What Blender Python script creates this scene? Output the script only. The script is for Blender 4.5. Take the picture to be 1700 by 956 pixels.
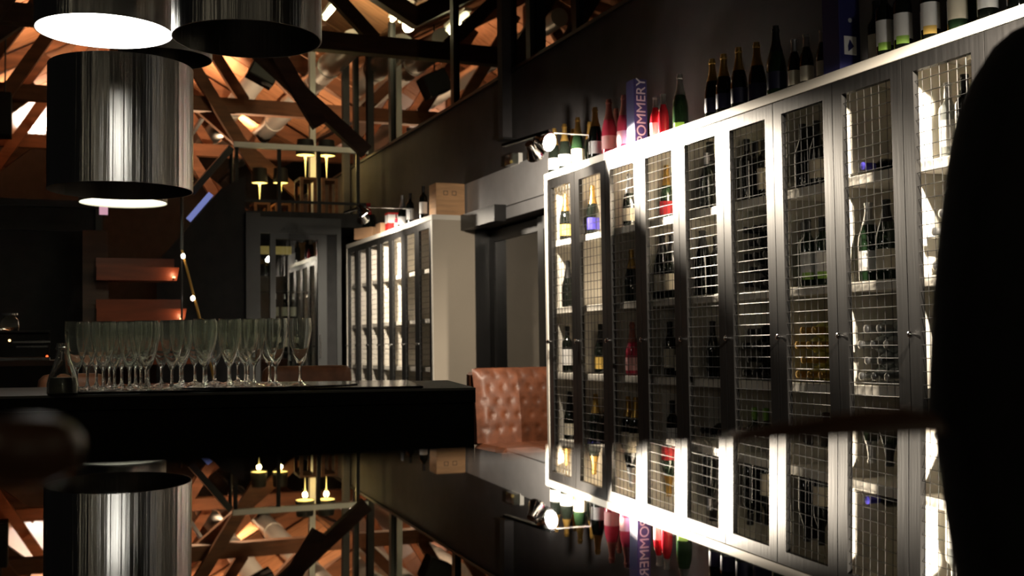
import bpy, bmesh, math, random
from mathutils import Vector, Matrix, Euler
random.seed(7)
sc = bpy.context.scene
C = sc.collection
for o in list(bpy.data.objects): bpy.data.objects.remove(o)
PI = math.pi

# ---------------------------------------------------------------- camera
# world: +X towards the wine wall, +Y along the wine wall away from the camera, Z up, floor at z = -0.25
F_PX, CXP, CYP = 1900.0, 850.0, 478.0
YAW, PITCH, ROLL, CAMZ = .3864, .0504, -.0126, .85
fw = Vector((math.sin(YAW)*math.cos(PITCH), math.cos(YAW)*math.cos(PITCH), math.sin(PITCH)))
r_ = Vector((math.cos(YAW), -math.sin(YAW), 0)); u_ = r_.cross(fw)
RV = r_*math.cos(ROLL) + u_*math.sin(ROLL); UV = -r_*math.sin(ROLL) + u_*math.cos(ROLL)
cam = bpy.data.objects.new('camera', bpy.data.cameras.new('camera')); C.objects.link(cam)
M = Matrix.Identity(4)
for i in range(3):
    M[i][0], M[i][1], M[i][2] = RV[i], UV[i], -fw[i]
M[2][3] = CAMZ
cam.matrix_world = M
cam.data.sensor_width = 36; cam.data.lens = F_PX/1700*36
cam.data.clip_start = .02; cam.data.clip_end = 100
cam.data.dof.use_dof = True; cam.data.dof.focus_distance = 3.7; cam.data.dof.aperture_fstop = 5.2
sc.camera = cam

# ---------------------------------------------------------------- world and exposure
w = bpy.data.worlds.new('night'); sc.world = w; w.use_nodes = True
w.node_tree.nodes['Background'].inputs[0].default_value = (.9, .85, .8, 1)
w.node_tree.nodes['Background'].inputs[1].default_value = .004
vs = sc.view_settings
vs.view_transform = 'Standard'; vs.look = 'None'; vs.gamma = 1; vs.use_curve_mapping = False; vs.exposure = 0
FLOOR = -.25
sc.cycles.max_bounces = 20; sc.cycles.transmission_bounces = 20; sc.cycles.transparent_max_bounces = 32; sc.cycles.glossy_bounces = 8

# ---------------------------------------------------------------- helpers
def ray(x, y): return fw + RV*((x-CXP)/F_PX) - UV*((y-CYP)/F_PX)
def dep(x, y, d): return Vector((0, 0, CAMZ)) + ray(x, y)*d
def onY(x, y, Y): v = ray(x, y); return Vector((0, 0, CAMZ)) + v*(Y/v.y)
def onX(x, y, X): v = ray(x, y); return Vector((0, 0, CAMZ)) + v*(X/v.x)
def onZ(x, y, Z): v = ray(x, y); return Vector((0, 0, CAMZ)) + v*((Z-CAMZ)/v.z)

MATS = {}
def mat(name, col, rough=.5, metal=0., noise=0., nscale=(8, 8, 8), bump=0., emit=None, estr=0., trans=0., ior=1.45, coat=0., spec=.5, aniso=0.):
    if name in MATS: return MATS[name]
    m = bpy.data.materials.new(name); m.use_nodes = True; nt = m.node_tree; b = nt.nodes['Principled BSDF']
    b.inputs['Base Color'].default_value = (*col, 1); b.inputs['Roughness'].default_value = rough; b.inputs['Metallic'].default_value = metal
    b.inputs['Transmission Weight'].default_value = trans; b.inputs['IOR'].default_value = ior
    b.inputs['Coat Weight'].default_value = coat; b.inputs['Specular IOR Level'].default_value = spec
    if emit: b.inputs['Emission Color'].default_value = (*emit, 1); b.inputs['Emission Strength'].default_value = estr
    if noise or bump:
        tc = nt.nodes.new('ShaderNodeTexCoord'); mp = nt.nodes.new('ShaderNodeMapping'); nz = nt.nodes.new('ShaderNodeTexNoise')
        mp.inputs['Scale'].default_value = nscale; nz.inputs['Scale'].default_value = 1; nz.inputs['Detail'].default_value = 5
        nt.links.new(tc.outputs['Object'], mp.inputs[0]); nt.links.new(mp.outputs[0], nz.inputs[0])
        if noise:
            rp = nt.nodes.new('ShaderNodeValToRGB')
            rp.color_ramp.elements[0].position = .3; rp.color_ramp.elements[1].position = .72
            rp.color_ramp.elements[0].color = (*[c*(1-noise) for c in col], 1); rp.color_ramp.elements[1].color = (*[min(1, c*(1+noise)) for c in col], 1)
            nt.links.new(nz.outputs[0], rp.inputs[0]); nt.links.new(rp.outputs[0], b.inputs['Base Color'])
        if bump:
            bp = nt.nodes.new('ShaderNodeBump'); bp.inputs['Strength'].default_value = bump; bp.inputs['Distance'].default_value = .01
            nt.links.new(nz.outputs[0], bp.inputs['Height']); nt.links.new(bp.outputs[0], b.inputs['Normal'])
    MATS[name] = m; return m

mat('charcoal_plaster', (.062, .058, .062), .75, noise=.15, bump=.15, nscale=(5, 5, 5))
mat('spotlit_plaster', (.58, .58, .60), .8, noise=.06, bump=.1)
mat('floor_wood', (.035, .022, .015), .35, noise=.4, nscale=(3, 30, 3))
mat('cream_paint', (.78, .74, .66), .45, noise=.03, nscale=(3, 3, 3))
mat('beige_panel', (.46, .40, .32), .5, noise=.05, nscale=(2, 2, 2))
mat('black_wood', (.009, .0088, .0088), .36, noise=.35, nscale=(60, 60, 3), bump=.05)
mat('wire', (.03, .03, .03), .35, metal=.5)
mat('chrome', (.85, .85, .85), .12, metal=1)
mat('black_bar', (.005, .005, .005), .6, noise=.2, spec=.2)
mat('black_gloss', (.01, .01, .01), .15)
mat('bar_edge', (.16, .16, .15), .3, metal=.7)
mat('mirror_table', (.72, .72, .72), .012, metal=1)
mat('table_dark', (.01, .01, .01), .3)
mat('leather', (.12, .04, .018), .42, noise=.35, bump=.3, nscale=(14, 14, 14))
mat('leather_tan', (.24, .10, .048), .45, noise=.3, bump=.2, nscale=(14, 14, 14))
mat('leather_button', (.09, .03, .015), .4, noise=.2)
mat('leather_dark', (.012, .011, .009), .5, noise=.3)
mat('chair_wood', (.075, .036, .02), .4, noise=.4, nscale=(6, 30, 30))
mat('black_cloth', (.0075, .0072, .0075), .95, noise=.3, bump=.2, nscale=(20, 20, 20))
mat('skin', (.45, .25, .17), .55); mat('hair', (.012, .009, .007), .5)
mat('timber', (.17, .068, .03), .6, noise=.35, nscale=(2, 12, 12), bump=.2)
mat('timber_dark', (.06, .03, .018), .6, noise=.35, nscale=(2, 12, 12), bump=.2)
mat('roof_board', (.34, .15, .07), .6, noise=.3, nscale=(3, 14, 3), bump=.2)
mat('duct_silver', (.68, .67, .64), .3, metal=.75, bump=.25, nscale=(3, 12, 3))
mat('white_steel', (.85, .84, .8), .45)
mat('grey_steel', (.06, .063, .063), .45, metal=.5)
mat('dark_steel', (.02, .02, .02), .5, metal=.3)
mat('white_wall', (.62, .58, .55), .8, noise=.05)
mat('dark_wall', (.015, .015, .016), .7, noise=.3)
mat('glass_clear', (.95, .97, .92), .02, trans=.983, ior=1.45)
mat('copper_wood', (.20, .048, .018), .4, noise=.35, nscale=(2, 12, 12))
mat('lens_glow', (1, 1, 1), .3, emit=(1, .93, .82), estr=60)
mat('diffuser_glow', (1, 1, 1), .3, emit=(1, .97, .88), estr=16)
mat('diffuser_glow_soft', (1, 1, 1), .3, emit=(1, .97, .72), estr=3)
mat('bulb_glow', (1, 1, 1), .3, emit=(1, .86, .6), estr=48)
mat('tube_glow', (1, 1, 1), .3, emit=(1, .9, .5), estr=6)
mat('amber_glow', (1, .8, .3), .3, emit=(1, .74, .2), estr=1.6)
mat('amber_dim', (1, .8, .3), .4, emit=(1, .7, .2), estr=.25)
mat('led_white', (1, 1, 1), .3, emit=(1, .93, .8), estr=12)
mat('led_red', (1, .1, .05), .3, emit=(1, .12, .03), estr=3)
mat('led_amber', (1, .5, .1), .3, emit=(1, .6, .25), estr=4)
mat('blue_rail', (.3, .33, .7), .3, emit=(.3, .36, .85), estr=.5)
mat('screen', (.2, .2, .3), .3, emit=(.75, .4, .5), estr=.8)
mat('shade_black', (.006, .006, .006), .7)
# bottle stuff
mat('glass_black', (.006, .008, .006), .06, coat=.5)
mat('glass_green', (.012, .028, .012), .06, coat=.5)
mat('glass_rose', (.55, .05, .09), .08, coat=.5)
mat('glass_red', (.30, .012, .02), .08, coat=.5)
mat('glass_straw', (.62, .56, .16), .07, coat=.5)
mat('glass_pale', (.32, .34, .33), .06, coat=.5)
mat('foil_gold', (.62, .38, .10), .32, metal=.85)
mat('foil_silver', (.6, .6, .6), .28, metal=.9)
mat('foil_black', (.012, .012, .012), .35)
mat('foil_red', (.3, .012, .02), .35)
mat('foil_green', (.22, .42, .06), .35)
mat('foil_rose', (.45, .16, .12), .35, metal=.6)
mat('label_cream', (.72, .66, .52), .7); mat('label_white', (.85, .84, .82), .7); mat('label_yellow', (.75, .5, .12), .7)
mat('label_blue', (.06, .05, .42), .6); mat('label_red', (.5, .02, .03), .6); mat('label_green', (.35, .62, .10), .6)
mat('label_pink', (.85, .45, .45), .7); mat('label_dark', (.02, .02, .06), .5); mat('label_orange', (.9, .35, .04), .6)
mat('box_blue', (.02, .022, .11), .5); mat('lettering', (.45, .47, .5), .6); mat('ink', (.03, .03, .04), .6)
mat('cardboard', (.50, .30, .17), .8, noise=.1); mat('pine', (.62, .36, .18), .6, noise=.2, nscale=(4, 4, 30)); mat('box_red', (.6, .03, .03), .6)
# brushed steel, streaked around the cylinder
def brushed():
    m = bpy.data.materials.new('brushed_steel'); m.use_nodes = True; nt = m.node_tree; b = nt.nodes['Principled BSDF']
    b.inputs['Metallic'].default_value = 1; b.inputs['Base Color'].default_value = (.5, .49, .47, 1); b.inputs['Roughness'].default_value = .3
    b.inputs['Anisotropic'].default_value = .85; b.inputs['Anisotropic Rotation'].default_value = .25
    tg = nt.nodes.new('ShaderNodeTangent'); tg.direction_type = 'RADIAL'; tg.axis = 'Z'
    nt.links.new(tg.outputs[0], b.inputs['Tangent'])
    tc = nt.nodes.new('ShaderNodeTexCoord'); mp = nt.nodes.new('ShaderNodeMapping'); nz = nt.nodes.new('ShaderNodeTexNoise')
    mp.inputs['Scale'].default_value = (30, 30, .25); nz.inputs['Scale'].default_value = 1; nz.inputs['Detail'].default_value = 6
    nt.links.new(tc.outputs['Object'], mp.inputs[0]); nt.links.new(mp.outputs[0], nz.inputs[0])
    bp = nt.nodes.new('ShaderNodeBump'); bp.inputs['Strength'].default_value = 1; bp.inputs['Distance'].default_value = .006
    nt.links.new(nz.outputs[0], bp.inputs['Height']); nt.links.new(bp.outputs[0], b.inputs['Normal'])
    MATS['brushed_steel'] = m
brushed()
# pane glass: mostly clear, some mirror reflection
def pane():
    m = bpy.data.materials.new('pane_glass'); m.use_nodes = True; nt = m.node_tree
    for n in list(nt.nodes): nt.nodes.remove(n)
    out = nt.nodes.new('ShaderNodeOutputMaterial'); mix = nt.nodes.new('ShaderNodeMixShader'); tr = nt.nodes.new('ShaderNodeBsdfTransparent'); gl = nt.nodes.new('ShaderNodeBsdfGlossy')
    fr = nt.nodes.new('ShaderNodeFresnel'); fr.inputs[0].default_value = 1.6
    mt = nt.nodes.new('ShaderNodeMath'); mt.operation = 'MULTIPLY_ADD'; mt.inputs[1].default_value = 1.6; mt.inputs[2].default_value = .06; mt.use_clamp = True
    gl.inputs['Roughness'].default_value = .01; tr.inputs[0].default_value = (.75, .78, .76, 1)
    nt.links.new(fr.outputs[0], mt.inputs[0]); nt.links.new(mt.outputs[0], mix.inputs[0]); nt.links.new(tr.outputs[0], mix.inputs[1]); nt.links.new(gl.outputs[0], mix.inputs[2]); nt.links.new(mix.outputs[0], out.inputs[0])
    MATS['pane_glass'] = m
pane()

def tag(o, label=None, cat=None, group=None, kind=None):
    if label: o['label'] = label
    if cat: o['category'] = cat
    if group: o['group'] = group
    if kind: o['kind'] = kind
    return o
def thing(name, label, cat, loc=(0, 0, 0), rz=0., group=None):
    o = bpy.data.objects.new(name, None); C.objects.link(o); o.empty_display_size = .05
    o.location = loc; o.rotation_euler = (0, 0, rz)
    return tag(o, label, cat, group)
def bm_(): return bmesh.new()
def me_(bm, name, m, smooth=False, bevel=0.):
    if bevel: bmesh.ops.bevel(bm, geom=list(bm.edges), offset=bevel, segments=1, affect='EDGES', clamp_overlap=True)
    me = bpy.data.meshes.new(name); bm.normal_update(); bm.to_mesh(me); bm.free()
    me.materials.append(MATS[m])
    if smooth:
        for p in me.polygons: p.use_smooth = True
        try: me.set_sharp_from_angle(angle=math.radians(40))
        except Exception: pass
    return me
def ob(name, me, parent=None, loc=(0, 0, 0), rot=(0, 0, 0)):
    o = bpy.data.objects.new(name, me); C.objects.link(o); o.location = loc; o.rotation_euler = rot
    if parent: o.parent = parent
    return o
def obj(name, bm, m, parent=None, loc=(0, 0, 0), rot=(0, 0, 0), smooth=False, bevel=0.):
    return ob(name, me_(bm, name, m, smooth, bevel), parent, loc, rot)
def box(bm, x0, x1, y0, y1, z0, z1):
    v = [bm.verts.new(p) for p in ((x0,y0,z0),(x1,y0,z0),(x1,y1,z0),(x0,y1,z0),(x0,y0,z1),(x1,y0,z1),(x1,y1,z1),(x0,y1,z1))]
    for f in ((3,2,1,0),(4,5,6,7),(0,1,5,4),(1,2,6,5),(2,3,7,6),(3,0,4,7)): bm.faces.new([v[i] for i in f])
    return bm
def B(*a): return box(bm_(), *a)
def frame_of(d):
    d = d.normalized(); a = Vector((0, 0, 1)) if abs(d.z) < .9 else Vector((1, 0, 0))
    x = a.cross(d).normalized(); return x, d.cross(x)
def beam(bm, p, q, wd, ht):
    p, q = Vector(p), Vector(q); x, y = frame_of(q-p)   # x horizontal, y upward
    vs_ = [bm.verts.new(c + x*sx*wd/2 + y*sy*ht/2) for c in (p, q) for sx, sy in ((-1,-1),(1,-1),(1,1),(-1,1))]
    for f in ((3,2,1,0),(4,5,6,7),(0,1,5,4),(1,2,6,5),(2,3,7,6),(3,0,4,7)): bm.faces.new([vs_[i] for i in f])
    return bm
def tube(bm, pts, rad, n=8, caps=True):
    pts = [Vector(p) for p in pts]; rings = []
    for i, p in enumerate(pts):
        d = (pts[min(i+1, len(pts)-1)] - pts[max(i-1, 0)])
        x, y = frame_of(d); r = rad[i] if isinstance(rad, (list, tuple)) else rad
        rings.append([bm.verts.new(p + (x*math.cos(2*PI*k/n) + y*math.sin(2*PI*k/n))*r) for k in range(n)])
    for a, b in zip(rings, rings[1:]):
        for k in range(n): bm.faces.new((a[k], a[(k+1) % n], b[(k+1) % n], b[k]))
    if caps: bm.faces.new(rings[0][::-1]); bm.faces.new(rings[-1])
    return bm
def lathe(bm, prof, n=16, close=False):
    rings = []
    for r, z in prof:
        if r < 1e-6: rings.append([bm.verts.new((0, 0, z))])
        else: rings.append([bm.verts.new((r*math.cos(2*PI*k/n), r*math.sin(2*PI*k/n), z)) for k in range(n)])
    pr = list(zip(rings, rings[1:])) + ([(rings[-1], rings[0])] if close else [])
    for a, b in pr:
        for k in range(n):
            q = [a[k % len(a)], a[(k+1) % n % len(a)], b[(k+1) % n % len(b)], b[k % len(b)]]
            u = []
            for v in q:
                if v not in u: u.append(v)
            if len(u) > 2: bm.faces.new(u)
    return bm
def struct(name, bm, m, parent=None, **k):
    o = obj(name, bm, m, parent, **k)
    if parent is None: o['kind'] = 'structure'
    return o
def text_mesh(name, s, size, m, parent, loc, rot):
    cu = bpy.data.curves.new(name, 'FONT'); cu.body = s; cu.size = size; cu.extrude = .0008; cu.align_x = 'CENTER'; cu.align_y = 'CENTER'
    t = bpy.data.objects.new(name, cu); C.objects.link(t)
    bpy.context.view_layer.update()
    me = bpy.data.meshes.new_from_object(t.evaluated_get(bpy.context.evaluated_depsgraph_get()))
    bpy.data.objects.remove(t); me.materials.clear(); me.materials.append(MATS[m])
    return ob(name, me, parent, loc, rot)
def light(kind, name, loc, energy, col=(1, .9, .75), size=.05, target=None, angle=None, blend=.5, parent=None):
    l = bpy.data.lights.new(name, kind); l.energy = energy; l.color = col
    if kind == 'AREA': l.shape = 'DISK'; l.size = size
    else: l.shadow_soft_size = size
    if kind == 'SPOT': l.spot_size = math.radians(angle); l.spot_blend = blend
    o = bpy.data.objects.new(name, l); C.objects.link(o); o.location = loc
    if target is not None: o.rotation_euler = (Vector(target)-Vector(loc)).to_track_quat('-Z', 'Y').to_euler()
    if parent: o.parent = parent
    return o
ORD = ['first', 'second', 'third', 'fourth', 'fifth', 'sixth', 'seventh', 'eighth', 'ninth', 'tenth', 'eleventh', 'twelfth', 'thirteenth', 'fourteenth', 'fifteenth', 'sixteenth']

# ================================================================ SETTING
XF, XW = 3.10, 3.50          # cabinet fronts, wine wall
# floor of wide planks
fl = struct('floor', B(-8, 11, -3, 23, FLOOR-.12, FLOOR-.012), 'floor_wood')
pm = me_(B(-.075, .075, -3, 14, FLOOR-.012, FLOOR), 'plank', 'floor_wood')
for i in range(40): ob('plank', pm, fl, loc=(-2.4 + i*.153, 0, 0))
wl = struct('wall_right', B(XW, XW+.2, -3, 7.1, FLOOR, 3.07), 'charcoal_plaster')
obj('wall_section', B(XW, XW+.2, 9.47, 18.5, FLOOR, 3.07), 'charcoal_plaster', wl)
obj('lintel', B(XW, XW+.2, 7.1, 9.47, 1.89, 3.07), 'charcoal_plaster', wl)
bmx = B(XW-.035, XW-.003, 7.02, 9.62, 1.99, 2.30)
struct('spotlit_band_1', bmx, 'spotlit_plaster')  # pale bands shaped like the spotlight falling on the wall above the doorway
t2 = struct('spotlit_band_2', B(XW-.02, XW-.003, 7.02, 8.78, 1.89, 1.985), 'spotlit_plaster')
struct('trim_3', B(3.36, XW-.037, 8.62, 9.46, 1.865, 2.0), 'black_wood')
cap = struct('trim_4', B(XW-.02, XW+.22, -3, 18.5, 3.072, 3.10), 'dark_steel')
# doorway with dark framed sliding glass doors
d1 = thing('door_1', None, None, (0, 0, 0)); d1['kind'] = 'structure'
for a, b in ((7.15, 8.25), (8.2, 9.42)):
    x = 3.58 if a < 8 else 3.62
    obj('stile', B(x, x+.04, a, a+.11, FLOOR, 1.86), 'black_wood', d1); obj('stile', B(x, x+.04, b-.11, b, FLOOR, 1.86), 'black_wood', d1)
    obj('rail', B(x, x+.04, a+.11, b-.11, 1.76, 1.86), 'black_wood', d1); obj('rail', B(x, x+.04, a+.11, b-.11, FLOOR, 0), 'black_wood', d1)
    obj('pane', B(x+.015, x+.022, a+.11, b-.11, 0, 1.76), 'pane_glass', d1)
obj('handle', tube(bm_(), [(3.55, 7.22, .7), (3.55, 7.22, .85)], .012), 'chrome', d1)
struct('wall_corridor', B(4.7, 4.75, 6.2, 10.5, FLOOR, 3), 'copper_wood')
struct('door_frame_trim', B(XW-.01, XW+.14, 9.42, 9.47, FLOOR, 1.87), 'black_wood')

# left rear wall: dark panelled screen of the back bar
wb = struct('wall_back_left', B(-4, .385, 10.5, 10.6, FLOOR, 2.08), 'dark_wall')
obj('frame_post', B(.385, .44, 10.46, 10.6, FLOOR, 2.08), 'grey_steel', wb)
obj('frame_beam', B(-4, .385, 10.44, 10.6, 2.08, 2.14), 'grey_steel', wb)
obj('recess_frame', B(-4, .3, 10.47, 10.5, 1.88, 1.94), 'black_wood', wb)
# stair flank and mezzanine
wm = struct('wall_stair', B(1.05, 1.95, 12.3, 12.4, FLOOR, 1.5), 'dark_wall')
bmx = bm_()
pr = [(1.05, 1.5), (1.95, 1.5), (1.95, 2.7), (1.7, 2.55), (1.05, 1.75)]
f0 = [bmx.verts.new((x, 12.3, z)) for x, z in pr]; f1 = [bmx.verts.new((x, 12.4, z)) for x, z in pr]
bmx.faces.new(f0); bmx.faces.new(f1[::-1])
for i in range(5): bmx.faces.new((f0[(i+1) % 5], f0[i], f1[i], f1[(i+1) % 5]))
obj('sloped_flank', bmx, 'dark_wall', wm)
obj('flank_edge', B(1.95, 2.1, 12.25, 12.4, FLOOR, 2.3), 'spotlit_plaster' if 0 else 'grey_steel', wm)
mz = struct('mezzanine_floor', B(1.9, XW-.01, 12.75, 21.9, 2.22, 2.38), 'dark_wall')
struct('mezzanine_floor_beyond', B(XW+.21, 10.5, 7.5, 21.9, 2.4, 2.5), 'dark_wall')
struct('wall_back', B(-6, 10.9, 22, 22.1, FLOOR, 7.5), 'white_wall')
struct('wall_back_lower', B(-6, 10.9, 21.8, 21.95, FLOOR, 4.55), 'dark_wall')

# roof: two gables of boards, ridge along Y
for gi, (x0, x1) in enumerate(((-2.5, 4.05), (4.05, 10.6))):
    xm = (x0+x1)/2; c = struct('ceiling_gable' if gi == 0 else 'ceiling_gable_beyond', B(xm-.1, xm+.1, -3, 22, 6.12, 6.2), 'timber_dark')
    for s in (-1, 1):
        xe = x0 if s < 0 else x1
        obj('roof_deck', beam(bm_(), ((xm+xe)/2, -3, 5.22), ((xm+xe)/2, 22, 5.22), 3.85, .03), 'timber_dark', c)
        dk = c.children[-1]
        # rotate the deck about its own centre line
        dk.data.transform(Matrix.Translation(-Vector(((xm+xe)/2, 0, 5.22)))); dk.location = ((xm+xe)/2, 0, 5.22); dk.rotation_euler = (0, s*math.atan2(1.8, 3.275), 0)
        bdm = None
        for k in range(44):
            y = 7.2 + k*.34
            if bdm is None: bdm = me_(B(-1.87, 1.87, -.16, .16, -.045, -.02), 'roof_board', 'roof_board')
            b = ob('roof_board', bdm, c, loc=((xm+xe)/2, y, 5.22 - .006*(k % 2)), rot=(0, s*math.atan2(1.8, 3.275), 0))

# ================================================================ WINE CABINETS
NW = .43
SHELVES = (1.527, 1.081, .649, .21)
ZT = 1.955
_door = {}
def cabinet(label, ynear, n):
    """bays run from the far end towards the camera; ynear+n*NW is the far end"""
    yfar = ynear + n*NW
    t = thing('wine_cabinet', label, 'cabinet', (XF, ynear, FLOOR))
    def part(name, m, x0, x1, y0, y1, z0, z1, bev=.002):
        return obj(name, B(x0-XF, x1-XF, y0-ynear, y1-ynear, z0-FLOOR, z1-FLOOR), m, t, bevel=bev)
    part('top_board', 'cream_paint', XF-.005, XW-.004, ynear-.035, yfar+.035, ZT, 2.0)
    part('side_panel', 'cream_paint', XF-.005, XW-.004, yfar+.003, yfar+.035, FLOOR+.002, ZT)
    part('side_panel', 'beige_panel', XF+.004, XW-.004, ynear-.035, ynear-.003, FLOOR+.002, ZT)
    part('edge_strip', 'cream_paint', XF-.005, XF+.0035, ynear-.035, ynear-.003, FLOOR+.002, ZT)
    part('back_panel', 'cream_paint', XW-.02, XW-.004, ynear-.003, yfar+.003, FLOOR+.002, ZT)
    part('plinth', 'black_wood', XF+.03, XW-.02, ynear-.003, yfar+.003, FLOOR+.002, FLOOR+.08)
    for k in range(1, n): part('divider', 'cream_paint', XF+.03, XW-.02, ynear+k*NW-.009, ynear+k*NW+.009, FLOOR+.08, ZT)
    for z in SHELVES:
        for k in range(n): part('shelf', 'cream_paint', XF+.045, XW-.02, ynear+k*NW+.009, ynear+(k+1)*NW-.009, z-.022, z+.018)
    z0, z1 = FLOOR+.085, ZT-.003
    H = z1-z0; g = .0025
    if 'f' not in _door:
        bmf = bm_(); st, rl = .064, .06
        box(bmf, 0, .026, g, st, 0, H); box(bmf, 0, .026, NW-st, NW-g, 0, H); box(bmf, 0, .026, st, NW-st, 0, rl); box(bmf, 0, .026, st, NW-st, H-rl, H)
        _door['f'] = me_(bmf, 'door', 'black_wood')
        bmw = bm_(); nx = 7; cell = (NW-2*st)/(nx-.3)
        for i in range(nx-1):
            y = st + cell*(i+.85); tube(bmw, [(.012, y, rl), (.012, y, H-rl)], .0016, 4, False)
        z = rl+.02
        while z < H-rl: tube(bmw, [(.0085, st, z), (.0085, NW-st, z)], .0016, 4, False); z += .051
        _door['w'] = me_(bmw, 'wire_mesh', 'wire', smooth=True)
        bmk = lathe(bm_(), [(0, 0), (.006, 0), (.006, .012), (.013, .018), (.014, .026), (.009, .031), (0, .032)], 12)
        bmesh.ops.rotate(bmk, verts=bmk.verts, cent=(0, 0, 0), matrix=Matrix.Rotation(-PI/2, 3, 'Y'))
        _door['k'] = me_(bmk, 'knob', 'chrome', smooth=True)
    for k in range(n):
        d = ob('door', _door['f'], t, loc=(0, k*NW, z0-FLOOR))
        ob('wire_mesh', _door['w'], d)
        kn = ob('knob', _door['k'], d, loc=(0, NW-.032, .874-z0)); kn['label'] = 'small round chrome door knob'
    return t
Y1N = 6.978 - 10*NW; cab1 = cabinet('long wine cabinet with black wire mesh doors running along the right of the room', Y1N, 10)
Y2N = 9.47; cab2 = cabinet('shorter wine cabinet with black mesh doors beyond the doorway, pale end panel showing', Y2N, 7)

# ---------------------------------------------------------------- bottles
PROF = {  # glass profile up to the mouth; (r, z)
 'champagne': [(0, .004), (.030, 0), (.042, .006), (.043, .02), (.043, .125), (.040, .155), (.031, .19), (.021, .225), (.0155, .26), (.0145, .285), (.017, .287), (.017, .297), (.0135, .30), (.0135, .312), (0, .314)],
 'bordeaux':  [(0, .004), (.028, 0), (.036, .005), (.037, .015), (.037, .19), (.034, .207), (.022, .222), (.0155, .235), (.0138, .29), (.0155, .291), (.0155, .303), (.013, .305), (0, .306)],
 'burgundy':  [(0, .004), (.03, 0), (.039, .006), (.040, .015), (.040, .14), (.037, .165), (.027, .195), (.018, .22), (.0145, .245), (.0138, .285), (.0155, .286), (.0155, .297), (0, .299)],
 'slim':      [(0, .004), (.027, 0), (.034, .005), (.035, .015), (.035, .15), (.031, .19), (.022, .23), (.015, .275), (.0138, .315), (.0155, .316), (.0155, .328), (0, .33)],
 'half':      [(0, .004), (.022, 0), (.029, .005), (.030, .012), (.030, .10), (.026, .135), (.016, .165), (.0125, .185), (.012, .215), (.014, .216), (.014, .225), (0, .227)],
 'magnum':    [(0, .004), (.045, 0), (.056, .006), (.057, .02), (.057, .18), (.053, .22), (.040, .265), (.026, .305), (.019, .345), (.018, .375), (.021, .377), (.021, .39), (0, .393)],
}
def rad_at(P, z):
    for (r0, z0), (r1, z1) in zip(P[1:], P[2:]):
        if z0 <= z <= z1 and z1 > z0: return r0 + (r1-r0)*(z-z0)/(z1-z0)
    return P[-2][0]
LAB = {'champagne': (.03, .105), 'bordeaux': (.05, .155), 'burgundy': (.035, .12), 'slim': (.04, .13), 'half': (.02, .085), 'magnum': (.05, .15)}
FOIL = {'champagne': .195, 'bordeaux': .245, 'burgundy': .235, 'slim': .25, 'half': .17, 'magnum': .28}
_bm = {}
def bottle_meshes(kind, glass, foil, lab, patch):
    P = PROF[kind]; res = []
    def cached(key, fn):
        if key not in _bm: _bm[key] = fn()
        return _bm[key]
    res.append(('glass', cached((kind, glass), lambda: me_(lathe(bm_(), P, 16), 'glass', glass, smooth=True))))
    if foil:
        zf = FOIL[kind]
        def mf():
            q = [(rad_at(P, zf)+.0012, zf)] + [(r+.0012, z) for r, z in P if z > zf+.004 and r > 0]
            q.append((0, P[-1][1]+.0012)); return me_(lathe(bm_(), q, 16), 'foil', foil, smooth=True)
        res.append(('foil', cached((kind, 'f', foil), mf)))
    def sleeve(z0, z1, a0, a1, off, m):
        b = bm_(); n = 10; r = rad_at(P, (z0+z1)/2)+off; g = []
        for i in range(n+1):
            a = a0+(a1-a0)*i/n; g.append((b.verts.new((r*math.cos(a), r*math.sin(a), z0)), b.verts.new((r*math.cos(a), r*math.sin(a), z1))))
        for (p, q), (s, u) in zip(g, g[1:]): b.faces.new((p, s, u, q))
        return me_(b, 'label', m, smooth=True)
    if lab:
        z0, z1 = LAB[kind]
        res.append(('label', cached((kind, 'l', lab), lambda: sleeve(z0, z1, -1.3, 1.3, .0008, lab))))
    if patch:
        z0, z1 = LAB[kind]
        res.append(('label_patch', cached((kind, 'p', patch), lambda: sleeve(z0-.02, z0+.012, -.9, .5, .0013, patch))))
    return res
def bottle(label, loc, kind='bordeaux', glass='glass_black', foil='foil_black', lab=None, patch=None, group=None, face=None, lying=False, scale=1., roll=0.):
    """face: heading of the label (world radians)"""
    e = thing('wine_bottle' if kind != 'champagne' else 'champagne_bottle', label, 'bottle', loc, 0, group)
    if face is None: face = -2.0
    if lying: e.rotation_euler = Euler((0, -PI/2, 0)); e.rotation_euler.rotate_axis('Z', roll)
    else: e.rotation_euler = (0, 0, face)
    e.scale = (scale,)*3
    for nm, me in bottle_meshes(kind, glass, foil, lab, patch): ob(nm, me, e)
    return e

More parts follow.
